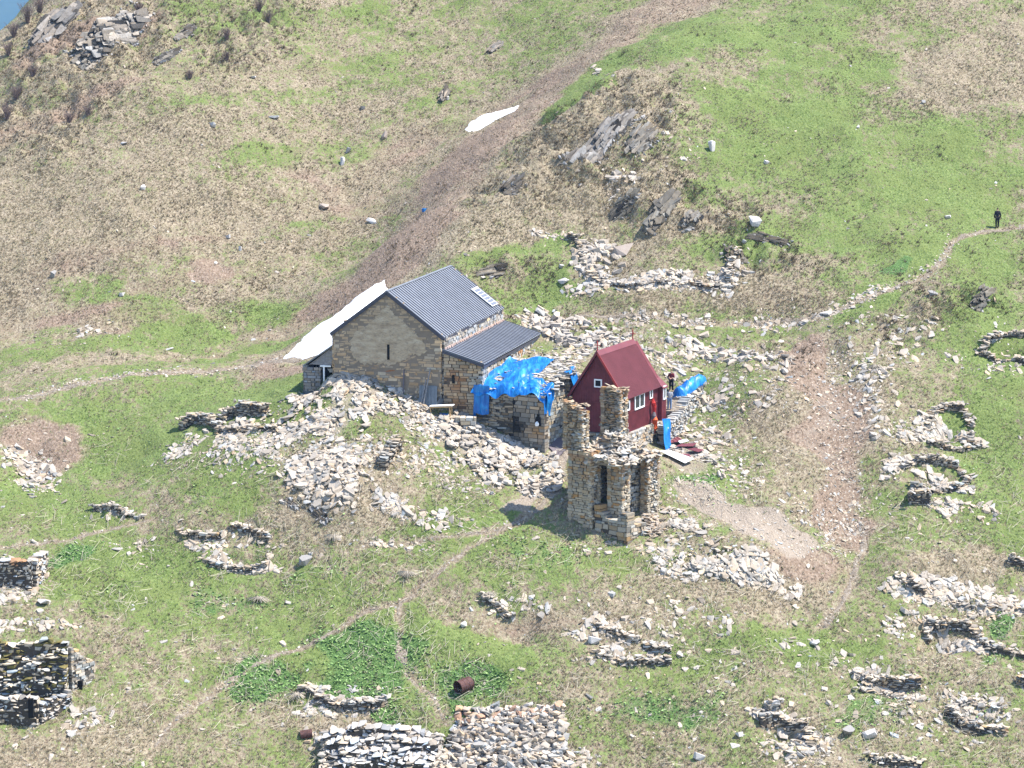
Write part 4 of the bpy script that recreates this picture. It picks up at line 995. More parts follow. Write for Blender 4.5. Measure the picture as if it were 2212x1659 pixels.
# ------------------------------------------------------------------ the ruined tower
def tower():
    o = at(1277, 1150, 195.2); F = FR(o, 38); zb = o[2]   # front right bottom corner of the left pier
    root = empty('ruined_tower', tuple(F.p(1.2, 1.5, 0)), 'tall ruined stone tower with bare corner piers standing in front of the red house', 'ruined tower')
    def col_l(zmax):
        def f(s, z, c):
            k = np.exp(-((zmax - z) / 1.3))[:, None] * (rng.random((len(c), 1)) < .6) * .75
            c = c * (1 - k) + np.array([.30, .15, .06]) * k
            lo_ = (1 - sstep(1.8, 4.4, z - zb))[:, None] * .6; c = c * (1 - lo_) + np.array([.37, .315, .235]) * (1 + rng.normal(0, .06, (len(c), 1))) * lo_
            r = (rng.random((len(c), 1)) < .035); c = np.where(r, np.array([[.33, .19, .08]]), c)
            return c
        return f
    def pier(name, x0, x1, y0, y1, z0, z1, course=.16, bl=.34, ragged=0.0, hull=False):
        """four faces of laid stone round a core; ragged lowers the right and far sides"""
        mb = MB(); base = (.30, .245, .175); lit = (.40, .37, .32); cf = col_l(zb + z1)  # lit: paler stone, paints sunlight onto the right face
        w_ = .34
        tops = lambda rg: (lambda s: zb + z1 - rg * np.asarray(s))
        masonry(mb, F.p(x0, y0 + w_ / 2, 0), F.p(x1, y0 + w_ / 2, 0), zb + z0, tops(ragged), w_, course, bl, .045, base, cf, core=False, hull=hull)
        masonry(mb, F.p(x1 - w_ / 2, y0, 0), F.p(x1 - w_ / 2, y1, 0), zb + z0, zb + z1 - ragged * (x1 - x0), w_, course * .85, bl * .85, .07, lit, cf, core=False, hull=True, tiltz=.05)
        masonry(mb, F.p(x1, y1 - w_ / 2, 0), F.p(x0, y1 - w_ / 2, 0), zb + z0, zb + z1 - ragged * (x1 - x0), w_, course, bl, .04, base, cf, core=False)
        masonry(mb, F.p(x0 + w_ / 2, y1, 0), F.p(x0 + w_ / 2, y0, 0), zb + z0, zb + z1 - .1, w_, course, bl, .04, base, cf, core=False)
        F.box(mb, x0 + .16, x1 - .16, y0 + .16, y1 - .16, z0, z1 - ragged * (x1 - x0) - .15, (.09, .08, .065))
        # rough stones on top
        n = 26; C = F.p(rng.uniform(x0, x1, n), rng.uniform(y0, y1, n), z1 - ragged * (x1 - x0) * .6 + rng.uniform(-.2, .22, n)); stones(mb, C, np.stack([rng.uniform(.14, .34, n), rng.uniform(.1, .22, n), rng.uniform(.03, .08, n)], -1), rotmats(n, .25), pal(n, (.34, .26, .19), .15))
        return obj(name, mb, M_TOWER, root)
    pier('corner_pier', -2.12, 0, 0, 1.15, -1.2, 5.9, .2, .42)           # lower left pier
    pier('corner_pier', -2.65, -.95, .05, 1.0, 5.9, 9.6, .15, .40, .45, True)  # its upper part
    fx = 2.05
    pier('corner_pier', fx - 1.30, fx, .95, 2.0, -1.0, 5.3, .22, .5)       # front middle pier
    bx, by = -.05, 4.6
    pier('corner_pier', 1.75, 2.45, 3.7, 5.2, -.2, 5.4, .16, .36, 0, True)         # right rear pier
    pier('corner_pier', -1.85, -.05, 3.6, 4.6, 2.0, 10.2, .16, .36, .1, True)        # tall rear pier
    mb = MB(); masonry(mb, F.p(-.1, 4.35, 0), F.p(1.1, 4.3, 0), zb + .5, zb + 5.0, .5, .15, .32, .05, (.33, .31, .28)); masonry(mb, F.p(1.05, 3.0, 0), F.p(1.25, 4.4, 0), zb + .3, zb + 5.2, .5, .15, .32, .05, (.33, .31, .28)); obj('rear_wall', mb, M_TOWER, root)
    mb = MB(); masonry(mb, F.p(-1.7, 3.9, 0), F.p(-1.7, 1.0, 0), zb + 0, zb + 6.0, .5, .16, .36, .05, (.26, .24, .2)); obj('left_wall', mb, M_TOWER, root)
    # low front wall
    mb = MB(); masonry(mb, F.p(.25, .55, 0), F.p(3.2, .45, 0), zb - 2.2, lambda s: zb + 1.75 + .45 * np.cos(np.asarray(s) * 2.2) - .15 * np.asarray(s), .9, .27, .5, .04, (.25, .22, .175), lambda s, z, c: np.where((rng.random((len(c), 1)) < .10), np.array([[.29, .185, .09]]), c))
    masonry(mb, F.p(2.9, .5, 0), F.p(3.0, 2.2, 0), zb - 1.8, zb + .9, .7, .22, .42, .05, (.33, .28, .22)); obj('front_base_wall', mb, M_TOWER, root)
    # lintels and the shattered floor of slabs at mid height
    mb = MB()
    def slabs(n, x0, x1, y0, y1, zf, sx, sz, tilt, base=(.36, .32, .27)):
        xs = rng.uniform(x0, x1, n); ys = rng.uniform(y0, y1, n); C = F.p(xs, ys, zf(xs, ys) + rng.uniform(-.15, .15, n))
        stones(mb, C, np.stack([rng.uniform(sx * .5, sx, n), rng.uniform(sx * .35, sx * .7, n), rng.uniform(sz * .5, sz, n)], -1), rotmats(n, tilt), pal(n, base, .14, .06))
    slabs(110, -.6, 2.1, .1, 1.6, lambda x, y: 5.35 + .25 * np.sin(x * 2) + .0 * y, .45, .08, .3)
    slabs(150, 1.0, 2.6, .8, 5.1, lambda x, y: 5.35 + .12 * np.sin(3 * y), .42, .07, .25)
    slabs(200, -1.6, 1.7, 1.4, 4.4, lambda x, y: 5.7 + .9 * np.exp(-((x + 0.3) / 1.3) ** 2 - ((y - 3.2) / 1.2) ** 2) + .05 * y, .55, .08, .4)
    slabs(70, -.8, .6, 2.2, 3.8, lambda x, y: 6.5 + .3 * np.sin(y * 3), .45, .08, .45)
    F.box(mb, -1.0, 2.0, 1.4, 4.2, 5.1, 5.35, (.14, .12, .1)); F.box(mb, -.2, 1.0, .5, .85, 5.0, 5.22, (.2, .17, .14)); F.box(mb, 1.8, 2.15, 1.9, 3.8, 4.95, 5.15, (.2, .17, .14))
    obj('slab_floor', mb, M_TOWER, root)
    # slabs sliding off at the right foot
    mb = MB(); n = 150; t = rng.random(n) ** .8; C = F.p(2.3 + t * 1.8, 3.4 + rng.normal(0, .6, n) - t * .5, .9 - t * 1.5 + rng.uniform(-.1, .3, n)); C[:, 2] = np.maximum(C[:, 2], samp(H, C[:, 0], C[:, 1])); stones(mb, C, np.stack([rng.uniform(.15, .42, n), rng.uniform(.1, .3, n), rng.uniform(.03, .08, n)], -1), rotmats(n, .25), pal(n, (.33, .27, .21), .16, .07)); obj('fallen_slabs', mb, M_TOWER, root)
    return F
TF = tower(); EXCL.append((TF, -2.4, 3.6, 0, 5.2))

# ------------------------------------------------------------------ ruins of the village
def ground_top(p, q, h, wob=.35, seed=1):
    L = math.hypot(q[0] - p[0], q[1] - p[1])
    def f(s):
        s = np.asarray(s, float); x = p[0] + (q[0] - p[0]) * s / L; y = p[1] + (q[1] - p[1]) * s / L
        return samp(H, x, y) + h + (vnoise(s + seed * 7.3, s * 0, .8, seed) - .5) * wob
    return f
def ruin(pix, h, label, t=.6, base=(.30, .26, .21), course=.15, blen=.42, deep=1.2, cat='ruined wall', name='ruined_wall', group='low dry stone ruins of the village', hull=True, tilt=.06):
    W_ = wpoly(pix); hs = h if isinstance(h, (list, tuple)) else [h] * (len(pix) - 1); mb = MB()
    for i in range(len(W_) - 1):
        if hs[i] is None: continue
        p, q = W_[i], W_[i + 1]; hs = [x_ if (x_ is None or k_ != i) else x_ * .78 for k_, x_ in enumerate(hs)]; masonry(mb, p, q, min(p[2], q[2]) - deep, ground_top(p, q, hs[i], .35, i + len(pix) + int(pix[0][0])), t, course, blen, .06, base, None, True, hull=hull, tiltz=tilt)
        L = math.hypot(q[0] - p[0], q[1] - p[1]); n = int(L * 7) + 2; s_ = rng.uniform(0, L, n); f = ground_top(p, q, hs[i], .35, i + len(pix) + int(pix[0][0])); u_ = (q - p)[:2] / L
        C = np.column_stack([p[0] + u_[0] * s_ + rng.normal(0, t * .4, n), p[1] + u_[1] * s_ + rng.normal(0, t * .4, n), f(s_) + rng.uniform(-.15, .04, n)]); stones(mb, C, np.stack([rng.uniform(.12, .34, n), rng.uniform(.1, .22, n), rng.uniform(.035, .09, n)], -1), rotmats(n, .22), pal(n, PALE, .15, .05))
    o = obj(name, mb, M_RUIN, None, tuple(W_[0])); tag(o, label, cat, group); return o
RU = [
 ([(2120,770),(2128,738),(2165,726),(2230,728)], [.4,.5,.6], 'curved ruin with dark inner walls at the right edge beside bright grass', .6),
 ([(2122,766),(2150,782),(2230,786)], [.5,.6], 'low pale front wall of the dark ruin at the right edge', .6),
 ([(1998,935),(2010,893),(2045,880),(2082,885),(2098,915),(2096,960)], [.3,.5,.6,.4,.3], 'horseshoe ruin with mossy inside right of the dirt gully', .6),
 ([(2002,955),(2040,968),(2085,972),(2110,960)], [.4,.4,.4], 'low pale wall closing the front of the horseshoe ruin', .6),
 ([(1950,1010),(1978,998),(2030,1000),(2070,1012),(2088,1035)], [.3,.7,.7,.5], 'rectangular ruin with a neat laid back wall below the horseshoe ruin', .6),
 ([(1968,1050),(2010,1062),(2060,1058),(2092,1040)], [.4,.4,.4], 'low front wall of the rectangular ruin', .7),
 ([(1962,1082),(2010,1080)], [.9], 'squat block of grey masonry below the rectangular ruin', .9),
 ([(1998,1385),(2003,1352),(2050,1352),(2098,1362),(2112,1380)], [.3,.8,.9,.6], 'deep square ruin with dark inner wall at lower right', .6),
 ([(2112,1376),(2130,1398),(2170,1408),(2225,1420)], [.7,.6,.5], 'ragged wall running right from the deep square ruin', .7),
 ([(1845,1450),(1862,1470),(1915,1478),(1990,1482)], [.2,.7,.8], 'narrow ruin with dark slot and pale coping stones at lower right', .6),
 ([(1858,1492),(1920,1506),(1975,1516)], [.3,.3], 'low pale front wall of the narrow slot ruin', .5),
 ([(2044,1540),(2070,1566),(2120,1574),(2175,1584)], [.9,.7,.5], 'small corner of laid grey slabs near the lower right corner', .6),
 ([(2060,1520),(2100,1512),(2160,1530)], [.2,.2], 'row of pale stones behind the laid grey slabs', .6),
 ([(1640,1562),(1680,1555),(1745,1575),(1752,1610)], [.8,.8,.4], 'round pit ruin with dark laid stone inside at the bottom', .6),
 ([(1655,1535),(1682,1522)], [.5], 'two large pale blocks behind the round pit ruin', .7),
 ([(1880,1640),(1925,1650),(1990,1656)], [.6,.7], 'thick slabs of a wall cut off by the bottom edge at right', .7),
 ([(645,1490),(690,1500)], [.4], 'short dark end of the low wall above the long pale ruin', .6),
 ([(682,1512),(740,1528),(800,1532),(832,1515)], [.5,.7,.8], 'low ruin wall with pale coping left of the rusty drum', .7),
 ([(1042,1292),(1075,1310),(1098,1335)], [.4,.4], 'short stepped wall on the left rim of the brown hollow', .5),
 ([(1285,1345),(1330,1368),(1385,1385)], [.4,.5], 'low broken wall on the right side of the brown hollow', .5),
 ([(1390,1398),(1450,1404)], [.5], 'short wall piece right of the brown hollow', .5),
 ([(1290,1415),(1350,1432),(1450,1430)], [.3,.4], 'loose pale wall line below the brown hollow', .6),
 ([(385,1140),(420,1158),(480,1162)], [.2,.5], 'dark sunken ruin edge in the meadow on the left', .5),
 ([(500,1135),(545,1150),(585,1170)], [.4,.4], 'pale broken wall right of the dark sunken edge in the meadow', .5),
 ([(440,1205),(480,1225),(530,1232),(578,1222)], [.3,.4,.6], 'low ring of stacked grey slabs in the left meadow', .6),
 ([(205,1102),(235,1098),(262,1108),(305,1118)], [.3,.5,.3], 'small slab outcrop of wall at the rim of the left bowl', .5),
 ([(392,930),(410,915),(450,912),(475,925)], [1.0,1.0,.7], 'low stepped wall end at the left tip of the rubble mound', .7),
 ([(470,915),(510,895)], [.9], 'middle step of the wall on the left tip of the mound', .7),
 ([(512,895),(545,893),(578,893)], [1.2,1.2], 'squared wall of big tan blocks on the left of the mound', .8),
 ([(470,935),(520,935),(600,930)], [.5,.5], 'low grey slab wall running below the tan blocks', .7),
 ([(826,1015),(845,985),(862,960)], [1.0,1.1], 'narrow upright stub of laid stone on the rubble slope below the church', .7),
 ([(1572,610),(1578,575),(1595,545)], [.8,.7], 'dark side of a small ruin high on the slope right of centre', .5),
 ([(1935,1240),(1965,1262),(2000,1282)], [.3,.7], 'small corner of stacked slabs at the edge of the brown hollow on the right', .6),
 ([(2060,1300),(2120,1308),(2225,1312)], [.3,.3], 'long line of pale wall stones running to the right edge', .7),
 ([(2178,1215),(2230,1228)], [.8], 'dark wall end at the right edge above the line of pale stones', .6),
 ([(2196,1475),(2230,1482)], [.8], 'dark wall corner at the right edge beside the lower path', .6),
 ([(1228,512),(1248,520),(1262,560)], [.5,.3], 'broken stone corner at the left end of the upper ruin', .5),
 ([(1270,590),(1330,615),(1420,612),(1500,612),(1590,618)], [.2,.2,.25,.3], 'long collapsed wall line of the upper ruin', .8),
]
for pix, h, lab, t in RU: ruin(pix, h, lab, t)
# the tall ruin at the left edge
def left_ruin():
    r = empty('ruined_building', tuple(g1(90, 1500)), 'tall mossy ruin with a small doorway at the left edge of the village', 'ruin')
    zc = g1(140, 1520); F = FR(zc + np.array([0, 0, 0]), -12)
    g0 = g1(140, 1522)
    mb = MB(); P_ = [at(-40, 1440, 180.0), at(150, 1455, 180.0)]
    moss = lambda s, z, c: np.where((rng.random((len(c), 1)) < .28), np.array([[.13, .11, .035]]), c)
    for k in range(4):
        a_, b_ = P_[0] - (0, .42 * k, 0), P_[1] - (0, .42 * k, 0)
        masonry(mb, a_, b_, P_[0][2] - 2.8, lambda s, k=k: P_[0][2] + 1.6 - .78 * k + (vnoise(np.asarray(s) + 9 * k, np.asarray(s) * 0, 1.1, 3) - .5) * .9 + (np.asarray(s) > 2.7) * .3, .7, .18, .45, .13, (.40, .36, .30), moss, hull=True, tiltz=.07)
    obj('back_wall', mb, M_RUIN, r)
    Q = [at(150, 1470, 179.6), at(200, 1500, 181.2)]
    mb = MB(); masonry(mb, Q[0], Q[1], Q[0][2] - 2.6, lambda s: Q[0][2] + 2.4 - .75 * np.asarray(s), .6, .18, .36, .04, (.33, .29, .24)); obj('side_wall', mb, M_RUIN, r)
    mb = MB(); c = at(170, 1492, 180.0); boxes(mb, [c], [[(.30, -.05, 0), (0, .25, 0), (0, 0, .75)]], (.01, .01, .01)); obj('doorway', mb, M_DARK, r)
    S = [at(-40, 1545, 176.3), at(85, 1545, 176.3), at(150, 1500, 178.3)]
    r2 = empty('ruined_building', tuple(S[1]), 'lower front ruin with a narrow doorway below the tall mossy ruin', 'ruin')
    mb = MB(); masonry(mb, S[0], S[1], S[0][2] - 2.0, lambda s: S[0][2] + 1.5 + (vnoise(np.asarray(s), np.asarray(s) * 0, .9, 5) - .5) * .5, .8, .19, .42, .12, (.38, .34, .29), hull=True, tiltz=.05); obj('front_wall', mb, M_RUIN, r2)
    mb = MB(); masonry(mb, S[1], S[2], S[1][2] - 2.4, lambda s: S[1][2] + .9 + .1 * np.asarray(s), .6, .16, .4, .05, (.36, .33, .30), hull=True); obj('side_wall', mb, M_RUIN, r2)
    mb = MB(); c = at(68, 1528, 175.9); boxes(mb, [c], [[(.17, 0, 0), (0, .3, 0), (0, 0, .65)]], (.01, .01, .01)); obj('doorway', mb, M_DARK, r2)
    T = [at(-30, 1232, 190.6), at(70, 1236, 190.6)]
    r3 = empty('ruined_building', tuple(T[0]), 'small roofless hut ruin with a rusty red stone at the left edge', 'ruin')
    mb = MB(); masonry(mb, T[0], T[1], T[0][2] - 2, T[0][2] + .9, .9, .17, .45, .06, (.34, .31, .27), lambda s, z, c: np.where((np.abs(s - 2.5) < .5)[:, None] & (z > T[0][2] + .3)[:, None], np.array([[.30, .17, .09]]), c), hull=True); masonry(mb, T[1], T[1] + np.array([.3, 3, 0]), T[0][2] - 2, T[0][2] + .9, .7, .17, .45, .06, (.36, .33, .3), hull=True); obj('wall', mb, M_RUIN, r3)
left_ruin()
# big piled walls at the bottom
def bottom_piles():
    a = at(985, 1585, 178.5); b = at(1212, 1580, 177.6); c = at(955, 1680, 172.8); d = at(1225, 1690, 172.6)
    mb = MB(); n = 1250; s = rng.random(n); t = rng.random(n)
    top = a[None] * (1 - s[:, None]) + b[None] * s[:, None]; bot = c[None] * (1 - s[:, None]) + d[None] * s[:, None]
    C = top * (1 - t[:, None]) + bot * t[:, None]; C[:, 2] += 1.7 * (1 - t) ** .8 * (1 - sstep(.0, .3, .3 - s) * .45) + rng.normal(0, .13, n); C[:, :2] += rng.normal(0, .15, (n, 2))
    w_ = sstep(0, .1, s); cols = pal(n, (.35, .305, .255), .2, .07); red = (t < .2) & (rng.random(n) < .2); cols[red] = pal(int(red.sum()), (.36, .22, .15), .15)
    stones(mb, C, np.stack([rng.uniform(.16, .52, n), rng.uniform(.14, .34, n), rng.uniform(.07, .19, n)], -1), rotmats(n, .35), cols)
    gu = np.linspace(0, 1, 12); gv = np.linspace(0, 1, 8); S_, T_ = np.meshgrid(gu, gv)
    Pp = (a * (1 - S_[..., None]) + b * S_[..., None]) * (1 - T_[..., None]) + (c * (1 - S_[..., None]) + d * S_[..., None]) * T_[..., None]; Pp[..., 2] += 1.7 * (1 - T_) ** .8 * (1 - sstep(0, .3, .3 - S_) * .45) - .15
    i = (np.arange(7)[:, None] * 12 + np.arange(11)[None]).ravel(); mb.add(Pp.reshape(-1, 3), np.stack([i, i + 1, i + 13, i + 12], -1), (.12, .1, .09))
    masonry(mb, (b[0], b[1] + .3), (d[0] - .1, d[1]), b[2] - 5, lambda q: b[2] + 1.6 - (b[2] + 1.6 - d[2] - .1) * np.asarray(q) / math.hypot(b[0] - d[0], b[1] - d[1]), .5, .18, .45, .05, (.35, .32, .28), hull=True)
    masonry(mb, (a[0], a[1] + .2), (b[0], b[1] + .2), b[2] - 3, a[2] + 1.75, .6, .2, .5, .06, (.34, .27, .21), hull=True)
    o = obj('collapsed_wall', mb, M_RUB, None, tuple(a)); tag(o, 'high collapsed stone pile with reddish top stones at the bottom centre', 'stone pile')
    a = at(700, 1600, 175.6); b = at(955, 1612, 175.2); mb = MB()
    for k, (zo, yo) in enumerate(((.35, 0), (.05, -1.0), (-.45, -1.9), (-.9, -2.7))):
        masonry(mb, (a[0] + .3 * k, a[1] + yo), (b[0] - .2 * k, b[1] + yo), a[2] - 4, lambda s, zo=zo, k=k: a[2] + .2 + zo + .55 * np.sin(np.clip(np.asarray(s) / 7.5, 0, 1) * math.pi) + (vnoise(np.asarray(s) + k * 5, np.asarray(s) * 0, 1.2, 8 + k) - .5) * .5, 1.3, .15, .5, .16, (.38, .36, .335), hull=True, tiltz=.12)
    n = 700; s_ = rng.random(n); t_ = rng.random(n); C = a[None] * (1 - s_[:, None]) + b[None] * s_[:, None]; C[:, 1] -= t_ * 3.4 - .3; C[:, 2] = a[2] + .35 - t_ * 1.5 + .5 * np.sin(s_ * math.pi) + rng.normal(0, .12, n)
    stones(mb, C, np.stack([rng.uniform(.15, .5, n), rng.uniform(.12, .28, n), rng.uniform(.04, .12, n)], -1), rotmats(n, .3), pal(n, PALE, .16, .05))
    o = obj('collapsed_wall', mb, M_RUB, None, tuple(a)); tag(o, 'long low pile of flat pale slabs at the bottom left of the high pile', 'stone pile')
bottom_piles()

# ------------------------------------------------------------------ footprints kept free of grass and rubble
def blocked(x, y, pad=0.0):
    m = np.zeros(np.shape(x), bool)
    for F, x0, x1, y0, y1 in EXCL:
        dx = x - F.o[0]; dy = y - F.o[1]; a = dx * F.g[0] + dy * F.g[1]; b = dx * F.d[0] + dy * F.d[1]
        m |= (a > x0 - pad) & (a < x1 + pad) & (b > y0 - pad) & (b < y1 + pad)
    return m

# ------------------------------------------------------------------ bedrock outcrops
def slope_n(x, y, e_=1.0):
    return np.array([-(samp(H, x + e_, y) - samp(H, x - e_, y)) / (2 * e_), -(samp(H, x, y + e_) - samp(H, x, y - e_)) / (2 * e_), 1.0])
def outcrop(u, v, ln, wd, ang, n, label, size=1.0, proud=.25, base=(.20, .20, .20)):
    """tilted beds of rock breaking through the turf; ang: direction of the beds as seen across the slope"""
    c = g1(u, v); N = slope_n(c[0], c[1], 2.0); N /= np.linalg.norm(N)
    X = np.array([1., 0, 0]); X = X - N * (X @ N); X /= np.linalg.norm(X); Y = np.cross(N, X)
    a = math.radians(min(ang * 1.32, 80)); A = X * math.cos(a) + Y * math.sin(a); B = -X * math.sin(a) + Y * math.cos(a)
    ang += 0; n = int(n * 2.4); mb = MB(); s = rng.uniform(-1, 1, n); t = rng.uniform(-1, 1, n); k = np.abs(s) ** 2 + np.abs(t) ** 2 < 1.25; s, t = s[k], t[k]; n = len(s)
    C = c + np.outer(s * ln, A) + np.outer(t * wd, B)
    C[:, 2] = samp(H, C[:, 0], C[:, 1]) + proud * size * (1 - .6 * np.abs(t)) * rng.uniform(.2, 1.1, n)
    tl = rng.normal(.65, .17, n)
    e1 = A[None] * np.cos(rng.normal(0, .1, n))[:, None] + B[None] * rng.normal(0, .07, (n, 1))
    e2 = B[None] * np.cos(tl)[:, None] + N[None] * np.sin(tl)[:, None]; e3 = np.cross(e1, e2)
    R = np.stack([e1, e2, e3], 1); sz = np.stack([rng.uniform(.4, 1.35, n), rng.uniform(.12, .36, n), rng.uniform(.05, .16, n)], -1) * size
    stones(mb, C, sz, R, pal(n, np.array(base) * np.array([.66, .60, .52]), .42, .04))
    m = n // 2; C2 = c + np.outer(rng.uniform(-1.3, 1.3, m) * ln, A) + np.outer(rng.uniform(-1.4, 1.4, m) * wd, B); C2[:, 2] = samp(H, C2[:, 0], C2[:, 1]); stones(mb, C2, rng.uniform(.08, .3, (m, 3)) * np.array([1.2, .8, .5]), rotmats(m, .4), pal(m, (.27, .26, .25), .2))
    o = obj('rock_outcrop', mb, M_BED, None, tuple(c)); tag(o, label, 'rock outcrop', 'rock outcrops'); return o
outcrop(245, 75, 4.6, 1.6, 46, 170, 'largest grey layered crag at the top left of the hillside', 1.35, .8, (.30, .30, .305))
outcrop(118, 58, 3.0, 1.0, 46, 80, 'dark grey slab crag nearest the blue top left corner', 1.25, .7, (.23, .23, .24))
outcrop(190, 125, 1.3, .9, 48, 26, 'small broken crag below the largest grey crag', 1.0, .45, (.24, .24, .24))
outcrop(360, 125, 1.5, .3, 42, 18, 'thin dark rock ledge right of the largest crag', .8, .35, (.17, .17, .17))
outcrop(400, 75, 1.2, .5, 40, 16, 'small dark rocks in dry grass above the thin ledge', .7, .2, (.16, .155, .15))
outcrop(1300, 305, 4.6, .8, 42, 130, 'long grey rock band rising to the right on the knoll', 1.0, .4, (.25, .25, .26))
outcrop(1385, 300, 1.6, .8, 42, 34, 'broken grey beds at the upper right end of the long rock band', .85, .35, (.23, .23, .23))
outcrop(1430, 455, 2.0, .5, 46, 26, 'big dark tilted slab on the lower knoll', 1.5, .5, (.19, .19, .185))
outcrop(1495, 468, 1.3, .5, 44, 20, 'low grey ledges right of the big tilted slab', .8, .3, (.20, .20, .20))
outcrop(1350, 440, 1.3, .6, 30, 18, 'mossy dark rocks left of the big tilted slab', .8, .25, (.16, .16, .15))
outcrop(1105, 400, 1.0, .7, 40, 20, 'dark rounded rocks in the dry grass left of the knoll', .8, .3, (.15, .145, .14))
outcrop(2120, 650, 1.4, .45, 40, 20, 'dark rock lip below the trail at the right', .8, .3, (.15, .15, .14))
outcrop(1065, 590, 1.1, .5, 20, 22, 'dark broken rock just above the church roof', .8, .3, (.20, .19, .17))
outcrop(1070, 105, .9, .3, 45, 9, 'lone dark leaning slab high on the hillside', .9, .5, (.20, .19, .18))
outcrop(960, 207, .5, .35, 70, 7, 'upright grey rock on the hillside left of the small snow patch', .9, .6, (.24, .23, .22))
outcrop(1590, 560, .7, .9, 80, 14, 'dark earthy rock edge above the upper ruin', .7, .3, (.13, .12, .10))
outcrop(1660, 520, 1.6, .6, -10, 20, 'dark hollow with rocks right of the lower knoll', .6, .2, (.14, .13, .11))
outcrop(690, 1110, 1.0, .3, -35, 14, 'dark ledge of slabs on the slope left of the tower', .4, .15, (.20, .18, .16))
outcrop(630, 1090, .7, .25, -25, 9, 'small dark ledge left of the ledge of slabs', .4, .15, (.20, .18, .16))

# ------------------------------------------------------------------ rubble
BIG = []      # (size, centre, half sizes, R, label, group)
RB = MB()
def throw(xy, smin, smax, label, group, flat=.32, base=PALE, tilt=.27, pile=0.0, p=3.2):
    k = ~blocked(xy[:, 0], xy[:, 1]); xy = xy[k]; n = len(xy)
    if n == 0: return
    s = smin + (smax - smin) * rng.random(n) ** p
    h = np.stack([s * rng.uniform(.8, 1.25, n), s * rng.uniform(.5, .85, n), s * rng.uniform(.5, 1.2, n) * flat], -1)
    z = samp(H, xy[:, 0], xy[:, 1]) + h[:, 2] * .2 + pile * rng.random(n)
    C = np.column_stack([xy, z]); 
    gx = (samp(H, xy[:, 0] + .5, xy[:, 1]) - samp(H, xy[:, 0] - .5, xy[:, 1])); gy = (samp(H, xy[:, 0], xy[:, 1] + .5) - samp(H, xy[:, 0], xy[:, 1] - .5))
    R = rotmats(n, tilt); SH = np.zeros((n, 3, 3)); SH[:] = np.eye(3); SH[:, 0, 2] = gx * .8; SH[:, 1, 2] = gy * .8; R = R @ SH
    cols = pal(n, base, .17, .07); dark = rng.random(n) < .16; cols[dark] *= .6
    big = s > max(.30, smax * .62) if len(BIG) < 5000 else np.zeros(n, bool)
    for i in np.where(big)[0]: BIG.append((s[i] * 13, C[i], h[i], R[i], label, group))
    q = ~big; stones(RB, C[q], h[q], R[q], cols[q])
def in_ell(u, v, ru, rv, ang, n, edge=1.0):
    c, A = ell(u, v, ru, rv, ang); r = np.sqrt(rng.random(n * 2)) * 1.12; t = rng.uniform(0, 2 * math.pi, n * 2)
    q = np.stack([r * np.cos(t), r * np.sin(t)], -1); xy = c + q @ A.T
    w_ = fbm(xy[:, 0], xy[:, 1], 1.8, 121, 3); k = (rng.random(len(xy)) < np.clip((w_ - .32) * 4, .06, 1)) & (rng.random(len(xy)) < 1 - sstep(.7, 1.12, r) * .8)
    return xy[k][:n]
def along(pix, width, n):
    p = wpoly(pix); seg = rng.integers(0, len(p) - 1, n); L = np.array([np.hypot(*(p[i + 1] - p[i])[:2]) for i in range(len(p) - 1)])
    seg = rng.choice(len(p) - 1, n, p=L / L.sum()); t = rng.random(n)[:, None]; return (p[seg] * (1 - t) + p[seg + 1] * t)[:, :2] + rng.normal(0, width, (n, 2))
def Z(u, v, ru, rv, ang, n, smin, smax, label, group, **k): throw(in_ell(u, v, ru, rv, ang, n), smin, smax, label, group, **k)
LM = 'the mound against the church wall'; GM = 'large stones of the church mound'
Z(760, 842, 115, 38, -6, 2100, .08, .42, LM, GM, pile=.2); Z(680, 885, 120, 38, 18, 1100, .08, .46, LM, GM, pile=.1)
Z(870, 870, 70, 34, -22, 330, .10, .36, LM, GM, pile=.15)
LW = 'the stony crest left of the mound'; Z(610, 905, 100, 24, 10, 700, .12, .52, LW, 'large stones of the mound crest', pile=.2)
Z(480, 950, 130, 28, 8, 520, .10, .40, LW, 'large stones of the mound crest'); Z(420, 985, 90, 18, 5, 90, .08, .3, LW, 'large stones of the mound crest')
LB = 'the dense scree between church and tower'; GB = 'large stones of the dense scree'
Z(1080, 985, 135, 62, -24, 2100, .10, .46, LB, GB, pile=.3); Z(980, 930, 85, 22, -18, 300, .08, .34, LB, GB); Z(1140, 1050, 60, 30, -10, 260, .08, .34, LB, GB)
LC = 'the stone patch on the middle slope'; GC = 'large stones of the middle stone patch'
Z(715, 1030, 110, 50, -25, 950, .10, .50, LC, GC, pile=.25); Z(820, 1085, 90, 26, -18, 260, .10, .46, LC, GC); Z(880, 1100, 50, 24, -30, 90, .1, .45, LC, GC)
Z(690, 955, 80, 44, -40, 420, .10, .45, LC, GC); Z(640, 965, 160, 48, -14, 1500, .06, .30, LW, 'large stones of the mound crest'); Z(780, 990, 130, 50, -20, 700, .06, .30, LC, GC); Z(930, 910, 90, 40, -20, 500, .06, .28, LB, GB); Z(1010, 1030, 90, 40, -20, 400, .06, .28, LB, GB)
Z(900, 960, 80, 60, 0, 240, .08, .3, LC, GC); Z(560, 1000, 120, 40, 0, 130, .08, .3, LC, GC)
LD = 'the stony bank behind the buildings'; GD = 'large boulders of the bank behind the buildings'
Z(1225, 712, 95, 30, -12, 420, .12, .50, LD, GD, pile=.1, flat=.6); Z(1300, 745, 110, 34, -10, 330, .10, .46, LD, GD, flat=.55); Z(1200, 775, 60, 30, 0, 260, .10, .4, LD, GD)
Z(1330, 700, 210, 18, 0, 520, .08, .34, LD, GD); Z(1430, 775, 100, 26, -8, 200, .08, .40, LD, GD, flat=.5); Z(1150, 695, 60, 12, 0, 100, .1, .4, LD, GD)
